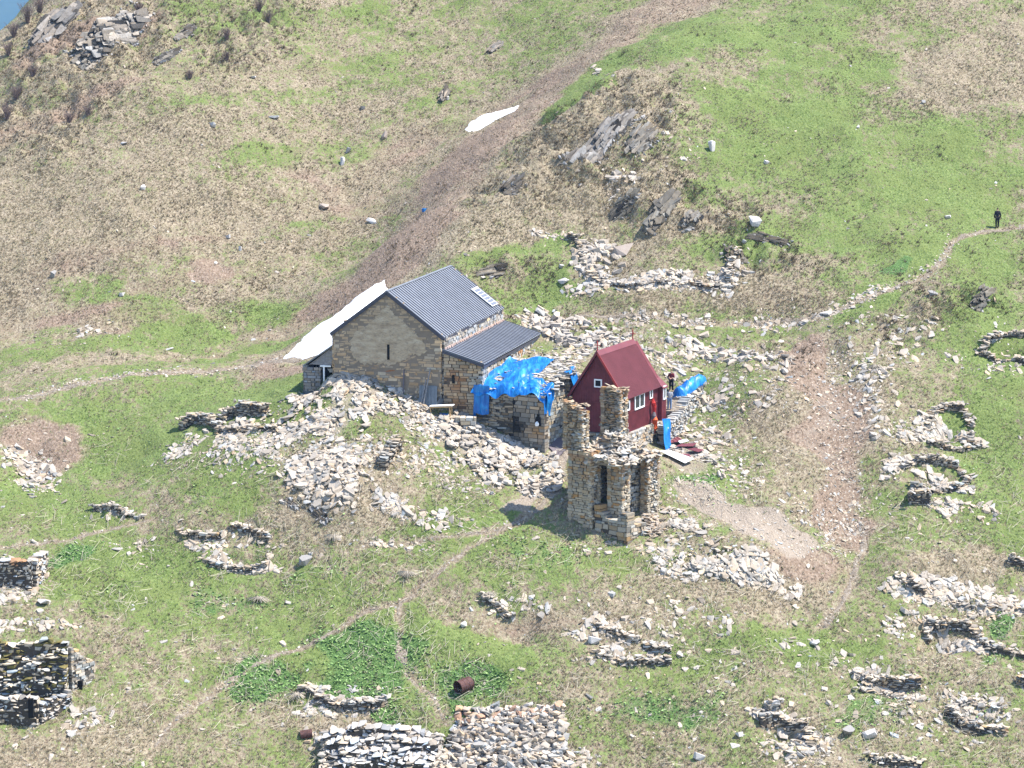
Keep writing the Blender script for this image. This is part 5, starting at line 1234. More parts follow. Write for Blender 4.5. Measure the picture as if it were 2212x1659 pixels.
LE = 'the strewn band right of the red house'; GE = 'large stones of the strewn band'
throw(along([(1450,740),(1530,760),(1600,770),(1690,782)], .8, 420), .09, .5, LE, GE, flat=.5); Z(1500, 850, 70, 40, 0, 260, .08, .4, LE, GE)
Z(1520, 960, 80, 50, -10, 380, .08, .44, LE, GE); Z(1620, 830, 90, 50, 0, 170, .07, .34, LE, GE); Z(1560, 1010, 90, 30, -10, 220, .08, .34, LE, GE)
LF = 'the collapsed upper ruin'; GF = 'large stones of the upper ruin'
Z(1290, 560, 55, 45, 0, 360, .10, .52, LF, GF, flat=.55); Z(1420, 605, 190, 22, 0, 900, .08, .42, LF, GF); Z(1340, 395, 36, 24, 30, 90, .1, .5, 'the white blocks below the rock band', 'white blocks below the long rock band', flat=.6)
Z(1580, 605, 50, 30, 0, 190, .09, .46, LF, GF, flat=.55); Z(1200, 510, 60, 10, 0, 70, .08, .3, LF, GF); Z(1010, 545, 34, 14, 10, 36, .1, .36, 'the small heap left of the upper ruin', 'small heap left of the upper ruin')
Z(1300, 162, 22, 8, -10, 22, .12, .4, 'the white cluster on the green spur top', 'white stones on the spur top'); Z(1420, 320, 110, 90, 0, 150, .08, .34, 'the stones strewn on the dry knoll', 'stones strewn on the dry knoll')
LG = 'the slab pile right of the tower'; GG = 'large slabs of the pile right of the tower'
Z(1570, 1215, 110, 36, -20, 900, .09, .42, LG, GG, pile=.3, base=(.36, .33, .29)); Z(1480, 1150, 100, 36, -25, 560, .10, .40, LG, GG, pile=.1); Z(1470, 1210, 90, 34, -10, 330, .1, .4, LG, GG); Z(1330, 1190, 120, 26, -5, 130, .08, .34, LG, GG)
throw(np.vstack([in_ell(1540, 1090, 130, 50, -22, 500), in_ell(1680, 1160, 90, 40, -20, 260)]), .03, .14, LG, GG)
for z_ in ((760,845,115,40,-6,2600),(670,895,120,40,15,1800),(1080,985,140,62,-24,3600),(715,1030,110,50,-25,1500),(1300,740,180,40,-10,1800),(1570,1205,130,44,-22,1800),(640,965,160,48,-14,1500),(1500,860,110,90,0,1200),(1420,605,190,24,0,900)): Z(*z_, .025, .10, 'the gravel', 'gravel')
LH = 'the stony rim of the dirt gully'; GH = 'stones along the dirt gully'
throw(along([(1870,770),(1880,860),(1900,930)], 1.1, 330), .08, .42, LH, GH); throw(along([(1690,740),(1700,800),(1690,900)], 1.3, 140), .06, .3, LH, GH)
throw(along([(1790,760),(1800,880),(1815,1000),(1840,1100)], 1.0, 900), .035, .17, LH, GH); Z(1800, 1130, 80, 80, 0, 500, .04, .2, LH, GH)
LI = 'the stones round the right pit ruins'; GI = 'large stones beside the pit ruins'
for (u, v, ru, rv, n) in ((1985,925,60,30,280),(2060,950,70,16,180),(2020,1050,90,26,330),(1940,1010,40,26,130),(2095,1105,70,22,150),(2060,1095,60,16,110),(2050,1400,90,30,330),(2120,1300,110,30,480),(1990,1270,80,34,330),
                        (1920,1500,90,22,200),(1860,1440,60,24,120),(2110,1530,90,30,200),(1720,1610,80,30,260),(1660,1540,50,16,60),(1950,1350,60,30,90),(2000,1560,160,50,100),(1950,700,120,20,60),(1900,760,90,60,120),(2140,790,90,20,90),(1690,1270,100,20,90)):
    Z(u, v, ru, rv, -8, n, .09, .44, LI, GI)
LJ = 'the stones of the lower meadow'; GJ = 'large stones of the lower meadow'
for (u, v, ru, rv, n) in ((1330,1360,110,30,200),(1380,1410,120,26,200),(1190,1300,160,20,90),(510,1180,110,30,240),(520,1230,90,20,200),(260,1110,70,14,70),(280,1180,60,20,26),(740,1530,110,24,200),(760,1490,120,10,30),(40,1260,60,40,240),(60,1350,120,16,140),(150,1560,90,30,110),(860,1180,90,12,60),
                        (1500,1330,120,40,60),(1720,1400,50,30,30),(700,1590,60,14,60),(1000,1640,260,30,260),(960,1130,60,26,60),(1240,1640,60,20,60)):
    Z(u, v, ru, rv, 0, n, .08, .42, LJ, GJ)
throw(along([(10,985),(40,990),(70,1010),(85,1040),(90,1060)], .8, 420), .07, .42, 'the little stream bed at the left edge', 'stones of the left stream bed')
Z(210, 708, 50, 16, 0, 60, .09, .4, 'the cluster low on the brown hillside', 'stones low on the brown hillside'); Z(150, 730, 130, 24, 0, 90, .05, .22, 'the cluster low on the brown hillside', 'stones low on the brown hillside')
# loose stones over everything, thin
def sprinkle(n, umin, umax, vmin, vmax, smin, smax, label, group, thr=.5):
    q = ground(rng.uniform(umin, umax, n), rng.uniform(vmin, vmax, n)); w_ = fbm(q[:, 0], q[:, 1], 6, 131, 3); k = w_ > thr - rng.random(n) * .15; throw(q[k][:, :2], smin, smax, label, group, p=4)
sprinkle(1500, 0, 2212, 560, 1659, .05, .22, 'the single stones in the grass', 'single stones in the grass')
sprinkle(900, 0, 2212, 880, 1659, .05, .36, 'the single stones in the grass', 'single stones in the grass')
sprinkle(900, 1350, 2212, 650, 1659, .05, .28, 'the single stones in the grass', 'single stones in the grass')
sprinkle(500, 0, 2212, 0, 600, .05, .2, 'the single stones in the grass', 'single stones in the grass')
throw(along([(0,866),(100,846),(230,818),(400,802),(600,778)], .55, 900), .03, .17, 'the stones lining the path', 'path stones')
throw(along([(1600,697),(1780,682),(1850,650),(1925,624)], .45, 420), .05, .3, 'the stones lining the path', 'path stones')
throw(along([(1840,655),(1990,602),(2030,565),(2060,520)], .35, 200), .04, .2, 'the stones lining the path', 'path stones')
for k, p in PW.items():
    n = int(sum(np.hypot(*(p[i + 1] - p[i])[:2]) for i in range(len(p) - 1)) * 5); pix = PATHS[k][0]
    throw(along(pix, PATHS[k][1] * .8, n), .03, .15, 'the stones lining the path', 'path stones')
# hand placed boulders, each with its own words
HB = [(462,272,.42,'square white split boulder alone on the brown hillside'), (592,254,.45,'long flat pale rock high on the brown hillside'), (740,354,.5,'upright white block on the hillside above the church roof'),
 (752,330,.35,'grey rock just behind the upright white block'), (830,298,.5,'tan pointed boulder high above the church'), (700,450,.55,'long tan boulder left of the spur edge'), (805,480,.5,'flat topped white block at the green spur edge'),
 (307,407,.4,'rounded pale boulder in the pink dry grass'), (117,594,.4,'tilted grey boulder low on the far left hillside'), (268,310,.3,'small white slab below the crags'), (265,638,.3,'pale stone above the green band on the left'),
 (365,455 + 300,.3,'pale slab lying across the lower left hillside'), (492,513,.3,'pale boulder in the middle of the brown hillside'), (519,541,.25,'narrow upright stone below the pale boulder'), (782,235,.3,'dark little rock near the top of the hillside'),
 (545,168,.3,'pale slab stub near the top left crags'), (1348,545,.85,'large tan boulder inside the upper ruin'), (1630,482,.6,'large white boulder by itself right of the knoll'), (1537,323,.55,'pointed white stone on the edge of the knoll'),
 (1213,578,.3,'pale stone in grass above the small trail'), (1218,610,.45,'white rock left of the upper ruin wall'), (1250,623,.4,'white slab just above the trail behind the church'), (1995,222,.25,'single white stone high on the green slope at right'),
 (1853,275,.22,'small white stone in the green slope above the walker'), (2048,470,.25,'white stone left of the walker'), (2016,637,.4,'flat pale rock near the dark rock lip'), (1784,678,.4,'flat white slab on the trail bend'),
 (1655,352,.25,'pale stone on the green slope right of the knoll'), (660,1215 - 0,.5,'grey angular boulder in the left meadow'), (96,1302,.5,'flat white slab in the meadow above the left ruin'), (1285,1388,.45,'large white block in the brown hollow'),
 (1760,1392,.4,'cube shaped white stone in the green dip at lower right'), (1668,1528,.55,'big pale split block above the round pit'), (1595,1590,.3,'white stone left of the round pit'), (1830,1585,.5,'long grey block right of the round pit'),
 (1880,1590,.45,'rounded pale boulder between the lower right ruins'), (1510,1637,.4,'pale block near the bottom edge'), (1000,1352,.35,'white stone on the left edge of the brown hollow'), (1120,1655,.4,'squared tan block under the high collapsed pile')]
HB = HB[:-1]
for (u, v, s, lab) in HB:
    q = g1(u, v); V, Fc = HV[int(u + v) % len(HV)]; mb = MB(); yaw = random.uniform(0, 3); R = rotmats(1, .2)[0]; h = np.array([s * 1.1, s * .8, s * .62])
    if 'flat' in lab or 'slab' in lab: h = np.array([s * 1.3, s * .9, s * .35])
    if 'upright' in lab or 'pointed' in lab: h = np.array([s * .6, s * .5, s * 1.1])
    W_ = q + (V * h) @ R + np.array([0, 0, h[2] * .45]); b_ = (.31, .255, .215) if 'tan' in lab else ((.22, .21, .2) if ('grey' in lab or 'dark' in lab) else (.43, .41, .39))
    mb.add(W_, Fc, b_); o = obj('boulder', mb, M_RUB, None, tuple(q)); tag(o, lab, 'boulder')
# two flat slabs topping the mound
for (u, v, hx, hy, hz, yaw, lab) in ((770,800,.75,.35,.17,-.2,'long flat white slab on top of the mound against the church wall'), (718,798,.5,.35,.16,.1,'thick white slab left of the long flat slab on the mound'), (845,840,.4,.25,.14,.3,'grey edged slab at the right end of the mound top')):
    q = g1(u, v + 8); mb = MB(); V, Fc = HV[5]; c, s = math.cos(yaw), math.sin(yaw); W_ = (V * np.array([hx, hy, hz])) @ np.array([[c, s, 0], [-s, c, 0], [0, 0, 1]]) + q + (0, 0, .25); mb.add(W_, Fc, (.44, .43, .41)); o = obj('stone_slab', mb, M_RUB, None, tuple(q)); tag(o, lab, 'stone slab')

BIG.sort(key=lambda b: -b[0])
lim = 235; vm = []; seen = {}
def screen(p):
    y = p[1] * math.cos(PITCH) - (p[2] - CAMZ) * math.sin(PITCH); return 1106 + FPX * p[0] / y, 829.5 - FPX * (p[1] * math.sin(PITCH) + (p[2] - CAMZ) * math.cos(PITCH)) / y
med = {}
for b in BIG[:lim]: med.setdefault(b[5], []).append(screen(b[1]))
med = {k_: np.median(np.array(v_), 0) for k_, v_ in med.items()}
for V, Fc in HV[:10]:
    mb = MB(); mb.add(V, Fc, (1, 1, 1)); me = make_mesh('loose_block', mb); me.materials.append(M_BOUL); vm.append(me)
for i, (s, C, h, R, lab, grp) in enumerate(BIG[:lim]):
    o = bpy.data.objects.new('loose_block', vm[i % 10]); COL.objects.link(o)
    M = Matrix(((R[0] * h[0]).tolist(), (R[1] * h[1]).tolist(), (R[2] * h[2]).tolist())).transposed().to_4x4(); M.translation = Vector(C); o.matrix_world = M
    seen[grp] = seen.get(grp, 0) + 1
    w_ = 'largest' if seen[grp] == 1 else ('flat' if h[2] < h[0] * .2 else ('slender' if h[1] < h[0] * .58 else ('chunky' if h[2] > h[0] * .33 else 'angular')))
    mc = med[grp]; iu, iv = screen(C); part = ('upper ' if iv < mc[1] else 'lower ') + ('left' if iu < mc[0] else 'right')
    w_ = ('tilted ' if R[2][2] < .94 and w_ != 'largest' else '') + w_
    if len((w_ + ' stone in the ' + part + ' part of ' + lab).split()) > 16: w_ = w_.replace('tilted ', '')
    tag(o, w_ + ' stone in the ' + part + ' part of ' + lab, 'stone', grp)
rest = BIG[lim:]
if rest:
    C = np.array([b[1] for b in rest]); h = np.array([b[2] for b in rest]); R = np.array([b[3] for b in rest]); stones(RB, C, h, R, pal(len(C), PALE, .13, .05))
o = obj('rubble', RB, M_RUB); tag(o, 'pale rubble and loose small stones strewn over the ruined village', 'rubble', kind='stuff')

# ------------------------------------------------------------------ drums, rag
def drum(u, v, r, L, az, label, sink=.0, squash=1.0):
    q = g1(u, v); a = math.radians(az); ax = np.array([math.cos(a), math.sin(a), .12]); ax /= np.linalg.norm(ax); side = np.cross(ax, (0, 0, 1)); side /= np.linalg.norm(side); up = np.cross(side, ax)
    c0 = q + np.array([0, 0, r * squash - sink]) - ax * L / 2; rt = empty('rusty_drum', tuple(q), label, 'drum')
    def ring(t, rr): return [c0 + ax * t + side * math.cos(k) * rr + up * math.sin(k) * rr * squash for k in np.linspace(0, 2 * math.pi, 25)[:-1]]
    mb = MB(); prof = [(0, r), (.03, r * 1.03), (.06, r), (L * .33, r), (L * .35, r * 1.035), (L * .37, r), (L * .65, r), (L * .67, r * 1.035), (L * .69, r), (L - .05, r), (L - .02, r * 1.03), (L, r)]
    inn = [(L - .01, r * .95), (0.02, r * .95)]; V = []; 
    for t, rr in prof + inn: V += ring(t, rr)
    n = 24; F_ = [[i * n + k, i * n + (k + 1) % n, (i + 1) * n + (k + 1) % n, (i + 1) * n + k] for i in range(len(prof) + len(inn) - 1) for k in range(n)]; mb.add(V, F_, (1, 1, 1)); i = len(prof) + 1; mb.add(V, [[i * n + k, i * n + (k + 1) % n, (k + 1) % n, k] for k in range(n)], (1, 1, 1)); obj('drum_shell', mb, M_RUST, rt)
    mb = MB(); mb.add(ring(L * .93, r * .94), [list(range(24))], (1, 1, 1)); obj('drum_inner_shade', mb, M_DARK, rt); return rt  # near-black disc paints the shade inside the open drum
drum(1002, 1494, .46, 1.15, 42, 'open rusty brown oil drum lying on green plants above the high stone pile')
drum(662, 1590, .36, .8, 5, 'sunken reddish rusty drum left of the long pale pile', .15, .8)
q = g1(917, 457); mb = MB(); V, Fc = HV[7]; mb.add(q + V * np.array([.25, .2, .2]) + (0, 0, .12), Fc, (1, 1, 1)); o = obj('blue_rag', mb, M_TARP, None, tuple(q)); tag(o, 'tiny scrap of blue plastic in the dry grass above the church', 'rag')

# ------------------------------------------------------------------ people
def skin(name, joints, edges, mt, parent, root=0, sub=2):
    """joints: {key: (position, radius)}; one continuous body grown over a skeleton"""
    keys = list(joints); me = bpy.data.meshes.new(name); idx = {k: i for i, k in enumerate(keys)}
    off = np.array(parent.location); me.from_pydata([tuple(np.array(joints[k][0]) - off) for k in keys], [(idx[a], idx[b]) for a, b in edges], []); me.update()
    o = bpy.data.objects.new(name, me); COL.objects.link(o); o.parent = parent
    md = o.modifiers.new('skin', 'SKIN'); md.use_smooth_shade = True
    for k, i in idx.items(): r = joints[k][1]; me.skin_vertices[0].data[i].radius = (r, r) if not isinstance(r, tuple) else r
    for d in me.skin_vertices[0].data: d.use_root = False
    me.skin_vertices[0].data[root].use_root = True
    s = o.modifiers.new('sub', 'SUBSURF'); s.levels = s.render_levels = sub; me.materials.append(mt); return o
def person(base, yaw, ht, label, top, legs, hair, pose, skin_c=(.42, .25, .18), long_coat=False):
    t = math.radians(yaw); fx = np.array([math.cos(t), math.sin(t), 0]); sx = np.array([math.sin(t), -math.cos(t), 0]); up = np.array([0, 0, 1.])
    k = ht / 1.75; P = lambda f, s, z: np.array(base) + (fx * f + sx * s + up * z) * k
    rt = empty('person', tuple(base), label, 'person')
    cl = lambda n, c: plain(n, c, .85, .12, 6)
    ms, mt, ml, mh = cl('skin_tone', skin_c), cl('shirt_cloth', top), cl('trouser_cloth', legs), cl('hair_tone', hair)
    J = {'pel': (P(0, 0, .95), .13 * k), 'waist': (P(0, 0, 1.08), .12 * k), 'chest': (P(.01, 0, 1.3), .15 * k), 'neckb': (P(.01, 0, 1.47), .075 * k), 'neck': (P(.02, 0, 1.53), .055 * k),
         'jaw': (P(.045, 0, 1.585), .07 * k), 'head': (P(.03, 0, 1.66), .088 * k), 'crown': (P(.02, 0, 1.71), .06 * k), 'nose': (P(.125, 0, 1.635), .014 * k)}
    E = [('pel', 'waist'), ('waist', 'chest'), ('chest', 'neckb'), ('neckb', 'neck'), ('neck', 'jaw'), ('jaw', 'head'), ('head', 'crown'), ('head', 'nose')]
    for s, n in ((1, 'r'), (-1, 'l')):
        st = pose.get('stride', 0) * s; el, ha = pose['arms'][n]
        J.update({n + 'hip': (P(0, .10 * s, .90), .092 * k), n + 'knee': (P(.02 + st * .5, .11 * s, .49), .062 * k), n + 'ank': (P(-.02 + st, .115 * s, .09), .042 * k), n + 'toe': (P(.15 + st, .13 * s, .035), .035 * k),
                  n + 'sho': (P(.0, .19 * s, 1.42), .058 * k), n + 'elb': (P(el[0], el[1] * s, el[2]), .043 * k), n + 'wri': (P(ha[0], ha[1] * s, ha[2]), .028 * k)})
        d = np.array(J[n + 'wri'][0]) - np.array(J[n + 'elb'][0]); d /= np.linalg.norm(d); cr = np.cross(d, up); cr = cr / (np.linalg.norm(cr) + 1e-6); dn = np.cross(cr, d)
        W_ = np.array(J[n + 'wri'][0]); J[n + 'palm'] = (W_ + d * .055 * k, .034 * k)
        E += [('pel', n + 'hip'), (n + 'hip', n + 'knee'), (n + 'knee', n + 'ank'), (n + 'ank', n + 'toe'), ('chest', n + 'sho'), (n + 'sho', n + 'elb'), (n + 'elb', n + 'wri'), (n + 'wri', n + 'palm')]
        for f, (o_, l) in enumerate(((-.028, .065), (-.009, .08), (.010, .075), (.028, .058))):
            a = W_ + d * .095 * k + cr * o_ * k; b = a + (d * l * .6 - dn * .012) * k; c = b + (d * l * .35 - dn * .03) * k
            J[n + 'f%da' % f] = (a, .010 * k); J[n + 'f%db' % f] = (b, .009 * k); J[n + 'f%dc' % f] = (c, .008 * k); E += [(n + 'palm', n + 'f%da' % f), (n + 'f%da' % f, n + 'f%db' % f), (n + 'f%db' % f, n + 'f%dc' % f)]
        a = W_ + (d * .03 - cr * .038) * k; b = a + (d * .04 - cr * .018) * k; J[n + 'ta'] = (a, .012 * k); J[n + 'tb'] = (b, .010 * k); E += [(n + 'palm', n + 'ta'), (n + 'ta', n + 'tb')]
    skin('body', J, E, ms, rt)
    g = lambda key, a=.016: (J[key][0], J[key][1] + a * k)
    S = {x: g(x, .03) for x in ('pel', 'waist', 'chest', 'neckb', 'rsho', 'lsho', 'relb', 'lelb')}; 
    slv = pose.get('sleeve', 1.0)
    for n in 'rl': S[n + 'cuff'] = (np.array(J[n + 'elb'][0]) * (1 - slv) + np.array(J[n + 'wri'][0]) * slv, .045 * k)
    skin('jacket' if long_coat else 'shirt', S, [('pel', 'waist'), ('waist', 'chest'), ('chest', 'neckb'), ('chest', 'rsho'), ('rsho', 'relb'), ('relb', 'rcuff'), ('chest', 'lsho'), ('lsho', 'lelb'), ('lelb', 'lcuff')], mt, rt)
    Tr = {x: g(x, .022) for x in ('pel', 'rhip', 'lhip', 'rknee', 'lknee', 'rank', 'lank')}
    skin('trousers', Tr, [('pel', 'rhip'), ('rhip', 'rknee'), ('rknee', 'rank'), ('pel', 'lhip'), ('lhip', 'lknee'), ('lknee', 'lank')], ml, rt)
    skin('hair', {'a': (P(-.01, 0, 1.66), .09 * k), 'b': (P(0, 0, 1.72), .082 * k), 'c': (P(.05, 0, 1.745), .055 * k)}, [('a', 'b'), ('b', 'c')], mh, rt)
    for n in 'rl': skin('shoe', {'a': (np.array(J[n + 'ank'][0]) - up * .03 * k, .055 * k), 'b': (np.array(J[n + 'toe'][0]), .045 * k)}, [('a', 'b')], mh, rt)
    mb = MB()
    for s in (1, -1): boxes(mb, [P(.108, .033 * s, 1.665)], [[fx * .006, sx * .014, up * .007]], (1, 1, 1))
    obj('eyes', mb, M_DARK, rt); return rt
zt = lambda u, v, Y: at(u, v, Y)
down = {'r': ((-.03, .25, 1.14), (.03, .27, .88)), 'l': ((-.03, .25, 1.14), (.03, .27, .88))}
q = g1(2154, 493); person(q, 100, 1.80, 'person in dark coat and trousers standing on the trail at the right', (.012, .012, .018), (.01, .01, .013), (.03, .025, .02), {'arms': down, 'stride': .06}, long_coat=True)
def feet(u, v, Y):
    return at(u, v, Y)
fold = {'r': ((.06, .24, 1.17), (.27, .06, 1.13)), 'l': ((.06, .24, 1.17), (.26, .05, 1.10))}
person(np.array([*at(1446, 888, 211.9)[:2], RF.o[2] - 2.2]), 75, 1.72, 'person in light grey shirt and blue jeans standing by the corner of the red house', (.36, .37, .40), (.13, .20, .32), (.04, .025, .02), {'arms': {'r': ((.0, .24, 1.18), (.2, .12, 1.28)), 'l': ((.0, .24, 1.18), (.2, .1, 1.25))}})
person(g1(1450, 846), 250, 1.76, 'person in dark red shirt and black trousers with folded arms behind the grey shirt', (.13, .02, .03), (.015, .014, .016), (.05, .03, .02), {'arms': fold, 'sleeve': .25})

# ------------------------------------------------------------------ bare shrubs on the upper left
def shrub(u, v, h, label, n=60, col=(.13, .095, .085)):
    q = g1(u, v); mb = MB()
    for i in range(n):
        a = random.uniform(0, 2 * math.pi); sp = random.uniform(.1, .9) * h * .6; b = q + np.array([random.uniform(-.15, .15), random.uniform(-.15, .15), 0]); 
        m = b + np.array([math.cos(a) * sp * .4, math.sin(a) * sp * .4, h * random.uniform(.3, .5)]); e_ = b + np.array([math.cos(a) * sp, math.sin(a) * sp, h * random.uniform(.6, 1.0)])
        tube(mb, [b, m, e_], [.025, .016, .008], np.array(col) * random.uniform(.7, 1.5), 3, False)
        for k in range(3): t = m + (e_ - m) * random.random(); tube(mb, [t, t + np.array([random.uniform(-.3, .3), random.uniform(-.3, .3), random.uniform(.1, .4)]) * h * .4], [.012, .006], np.array(col) * random.uniform(.8, 1.6), 3, False)
    o = obj('bare_shrub', mb, M_GRASS, None, tuple(q)); tag(o, label, 'shrub', 'bare shrubs on the upper hillside'); return o
for (u, v, h, lab) in ((60,50,2.2,'tall bare shrub on the crest in front of the blue distance'), (85,28,1.8,'bare shrub right of the tallest one on the crest'), (30,80,1.6,'bare brownish shrub at the crest near the left edge'), (18,120,1.5,'dark bare shrub at the left edge below the crest'),
    (15,258,1.7,'purplish bare shrub at the left edge beside dark ground'), (35,215,1.4,'bare shrub above the purplish one at the left edge'), (150,265,1.0,'low bare shrub in the dark patch below the crags'), (190,250,1.0,'small bare shrub right of the dark patch'),
    (490,85,1.3,'bare shrub among dark rocks right of the crags'), (580,50,1.5,'bare twiggy bush near the top edge'), (560,25,1.4,'bare sapling clump at the very top edge'), (410,170,.9,'low brown shrub on the slope under the thin ledge'),
    (490,130,.9,'small dark shrub below the bush among the rocks'), (70,165,1.2,'brown shrub below the dark crag'), (300,30,1.2,'thin bare shrub just above the largest crag')):
    shrub(u, v, h, lab)
def drybush(u, v, label):
    q = g1(u, v); mb = MB()
    for i in range(90):
        a = random.uniform(0, 2 * math.pi); e_ = q + np.array([math.cos(a) * random.uniform(.3, 1.0), math.sin(a) * random.uniform(.3, .9), random.uniform(.0, .25)]); tube(mb, [q + (0, 0, .1), (q + e_) / 2 + (0, 0, .25), e_], [.02, .015, .01], np.array((.40, .35, .28)) * random.uniform(.6, 1.1), 3, False)
    o = obj('dead_bush', mb, M_GRASS, None, tuple(q)); tag(o, label, 'dead bush', 'dead weed bushes')
for (u, v, lab) in ((1890,798,'fan of dead pale stems on the right slope above the pit ruins'), (880,1245,'dead pale weed clump right of the meadow path'), (560,1300,'spray of dead stems in the left meadow'), (720,1105 + 60,'dead stems by the dark ledge of slabs'), (1350,985 + 110,'dead branches on the sand right of the tower'), (640,1468 + 40,'dead stems left of the low ruin wall'), (1050,1290,'dead straw clump on the rim of the brown hollow')):
    drybush(u, v, lab)

# ------------------------------------------------------------------ grass, leaves, dead stalks (nobody could count them)
NDIR = np.array([0, -1.0])
def tufts(n, vmin, vmax, fn, hmin, hmax, blades, bw, lean, colf, name, label, seed):
    r = np.random.default_rng(seed)
    q = ground(r.uniform(-40, 2252, n), r.uniform(vmin, vmax, n)); g_ = samp(G, q[:, 0], q[:, 1]); keep = r.random(n) < fn(q, g_)
    keep &= ~blocked(q[:, 0], q[:, 1], -.1); q = q[keep]; g_ = g_[keep]; n = len(q)
    q[:, 0] += r.normal(0, .15, n); q[:, 1] += r.normal(0, .4, n); q[:, 2] = samp(H, q[:, 0], q[:, 1])
    h = r.uniform(hmin, hmax, n); cf = colf(q, g_, r)
    B = np.repeat(q, blades, 0); hh = np.repeat(h, blades) * r.uniform(.6, 1.1, n * blades); m = len(B); rad = np.repeat(h, blades) * .35
    a = r.uniform(0, 2 * math.pi, m); B = B + np.stack([np.cos(a) * rad * r.random(m), np.sin(a) * rad * r.random(m), 0 * a - .03], -1)
    tip = B + np.stack([np.cos(a) * hh * .45, np.sin(a) * hh * .45 - lean * hh, hh * r.uniform(.6, 1.0, m)], -1)
    wv = np.stack([r.normal(0, 1, m), r.normal(0, .6, m), 0 * a], -1); wv /= np.linalg.norm(wv, axis=1)[:, None] + 1e-6; wv *= (bw * r.uniform(.6, 1.3, m))[:, None]
    V = np.stack([B - wv, B + wv, tip], 1).reshape(-1, 3); F_ = np.arange(m * 3).reshape(-1, 3)
    col = np.repeat(cf, blades, 0) * r.uniform(.7, 1.3, (m, 1)); mb = MB(); mb.add(V, F_, np.clip(col, 0, .8)); o = obj(name, mb, M_GRASS); tag(o, label, 'grass', kind='stuff'); return o
bare = lambda q: np.clip(1 - samp(SAND, q[:, 0], q[:, 1]) * 1.5 - samp(pathm, q[:, 0], q[:, 1]), 0, 1)
def dens_dry(q, g_):
    w_ = fbm(q[:, 0], q[:, 1], 2.5, 141, 3); return np.clip((1.05 - g_) * 1.0 + (w_ - .5) * 2.2, 0, 1) * bare(q) * (1 - .55 * samp(DIRT, q[:, 0], q[:, 1]))
def col_dry(q, g_, r):
    n = len(q); t = fbm(q[:, 0], q[:, 1], 7, 151, 3)[:, None]; w_ = r.random((n, 1)); d = samp(DIRT, q[:, 0], q[:, 1])[:, None]
    c = np.array([.48, .41, .285]) * (1 - w_) + np.array([.31, .255, .165]) * w_; c = c * (.75 + t * .5); return c * (1 - .4 * d) + np.array([.34, .24, .19]) * .4 * d
tufts(105000, -20, 700, dens_dry, .08, .26, 5, .035, .5, col_dry, 'dry_grass', 'dry straw coloured tussock grass on the upper hillsides', 11)
tufts(60000, 640, 1700, dens_dry, .10, .30, 6, .03, .35, col_dry, 'dry_grass', 'dry straw coloured grass among the ruins', 12)
def dens_grn(q, g_):
    w_ = fbm(q[:, 0], q[:, 1], 2.0, 161, 3); return np.clip(g_ * .9 + (w_ - .5) * 1.6, 0, 1) * bare(q) * (1 - .8 * samp(DIRT, q[:, 0], q[:, 1]))
def col_grn(q, g_, r):
    n = len(q); w_ = r.random((n, 1)); t = fbm(q[:, 0], q[:, 1], 6, 171, 3)[:, None]; return (np.array([.25, .30, .11]) * (1 - w_) + np.array([.15, .20, .06]) * w_) * (.7 + .6 * t)
tufts(42000, -20, 700, dens_grn, .05, .15, 5, .035, .1, col_grn, 'green_grass', 'short green grass on the upper slopes', 13)
tufts(52000, 640, 1700, dens_grn, .08, .22, 5, .03, .1, col_grn, 'green_grass', 'short green grass among the ruins', 14)
def dens_ro(q, g_): return np.clip(samp(RO, q[:, 0], q[:, 1]) * 1.3 + (fbm(q[:, 0], q[:, 1], 2.2, 311, 3) - .62) * 2.5, 0, 1)
def col_ro(q, g_, r):
    n = len(q); w_ = r.random((n, 1)); return np.array([.24, .185, .12]) * (1 - w_) + np.array([.10, .078, .05]) * w_
tufts(30000, -20, 800, dens_ro, .18, .48, 7, .04, .35, col_ro, 'dry_grass', 'dark brown tussocks on the broken knolls', 15)
def leaves(n, seed):
    r = np.random.default_rng(seed); q = ground(r.uniform(-20, 2230, n * 5), r.uniform(900, 1680, n * 5)); lf = samp(LEAF, q[:, 0], q[:, 1]) + (fbm(q[:, 0], q[:, 1], 1.6, 181, 3) - .5) * .9
    k = (r.random(len(q)) < np.clip((lf - .15) * .6, .0, .5)) & ~blocked(q[:, 0], q[:, 1]); q = q[k]; m = len(q); q[:, 0] += r.normal(0, .1, m); q[:, 1] += r.normal(0, .2, m); q[:, 2] = samp(H, q[:, 0], q[:, 1]) + r.uniform(.02, .13, m)
    R = rotmats(m, .4); s = r.uniform(.05, .12, m)[:, None, None]; A = R * s; V = np.stack([q - A[:, 0] * 1.2, q - A[:, 1] * .7, q + A[:, 0] * 1.2, q + A[:, 1] * .7], 1).reshape(-1, 3)
    w_ = r.random((m, 1)); col = np.array([.10, .19, .045]) * (1 - w_) + np.array([.24, .33, .13]) * w_; mb = MB(); mb.add(V, np.arange(m * 4).reshape(-1, 4), col); o = obj('leafy_plants', mb, M_GRASS); tag(o, 'broad leafed dark green ground cover in the lower meadow', 'ground cover', kind='stuff')
leaves(30000, 21)
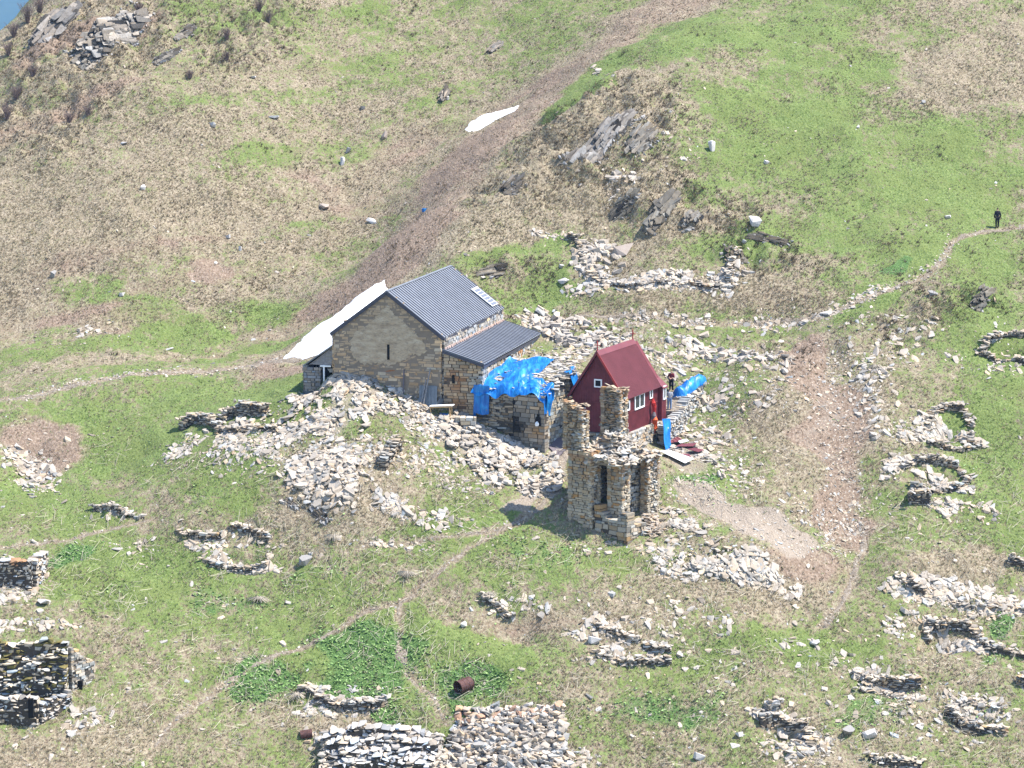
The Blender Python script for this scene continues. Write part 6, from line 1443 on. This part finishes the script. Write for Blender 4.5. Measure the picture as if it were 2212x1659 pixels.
def stalks(n, seed):
    r = np.random.default_rng(seed); q = ground(r.uniform(-20, 2230, n * 3), r.uniform(940, 1680, n * 3)); w_ = fbm(q[:, 0], q[:, 1], 3.5, 191, 3) + samp(LEAF, q[:, 0], q[:, 1]) * .1
    k = (w_ > .5) & ~blocked(q[:, 0], q[:, 1]) & (r.random(len(q)) < .8); q = q[k][:n]; m = len(q); a = r.uniform(0, 2 * math.pi, m); L = r.uniform(.3, 1.0, m) * r.uniform(.5, 1.3, m)
    d = np.stack([np.cos(a) * L / 2, np.sin(a) * L / 2], -1); P0 = q.copy(); P1 = q.copy(); P0[:, :2] -= d; P1[:, :2] += d; P0[:, 2] = samp(H, P0[:, 0], P0[:, 1]) + .12; P1[:, 2] = samp(H, P1[:, 0], P1[:, 1]) + r.uniform(.1, .45, m)
    wv = np.stack([-np.sin(a), np.cos(a), 0 * a], -1) * .014; uz = np.array([0, 0, .02]); V = np.stack([P0 - wv, P0 + wv, P0 + uz, P1 - wv, P1 + wv, P1 + uz], 1).reshape(-1, 3); b = (np.arange(m) * 6)[:, None, None]
    F_ = (np.array([[0, 1, 4, 3], [1, 2, 5, 4], [2, 0, 3, 5]])[None] + b).reshape(-1, 4); mb = MB(); mb.add(V, F_, np.repeat(np.array([.42, .37, .28]) * r.uniform(.6, 1.1, (m, 1)), 3, 0)); o = obj('dead_stalks', mb, M_GRASS); tag(o, 'bleached dead plant stalks lying over the lower meadow', 'dead stalks', kind='stuff')
stalks(3800, 31)

# ------------------------------------------------------------------ air: thin haze that turns the far mountain blue
def haze():
    mb = MB(); boxes(mb, [(-1900, 4350, 50)], [[(2700, 0, 0), (0, 4450, 0), (0, 0, 1900)]], (1, 1, 1))
    m = bpy.data.materials.new('haze'); m.use_nodes = True; n = m.node_tree; n.nodes.clear(); out = n.nodes.new('ShaderNodeOutputMaterial'); v = n.nodes.new('ShaderNodeVolumePrincipled')
    v.inputs['Color'].default_value = (.22, .5, 1, 1); v.inputs['Density'].default_value = .00006; v.inputs['Anisotropy'].default_value = .0; n.links.new(v.outputs[0], out.inputs['Volume'])
    o = obj('haze', mb, m); tag(o, kind='stuff')
haze()
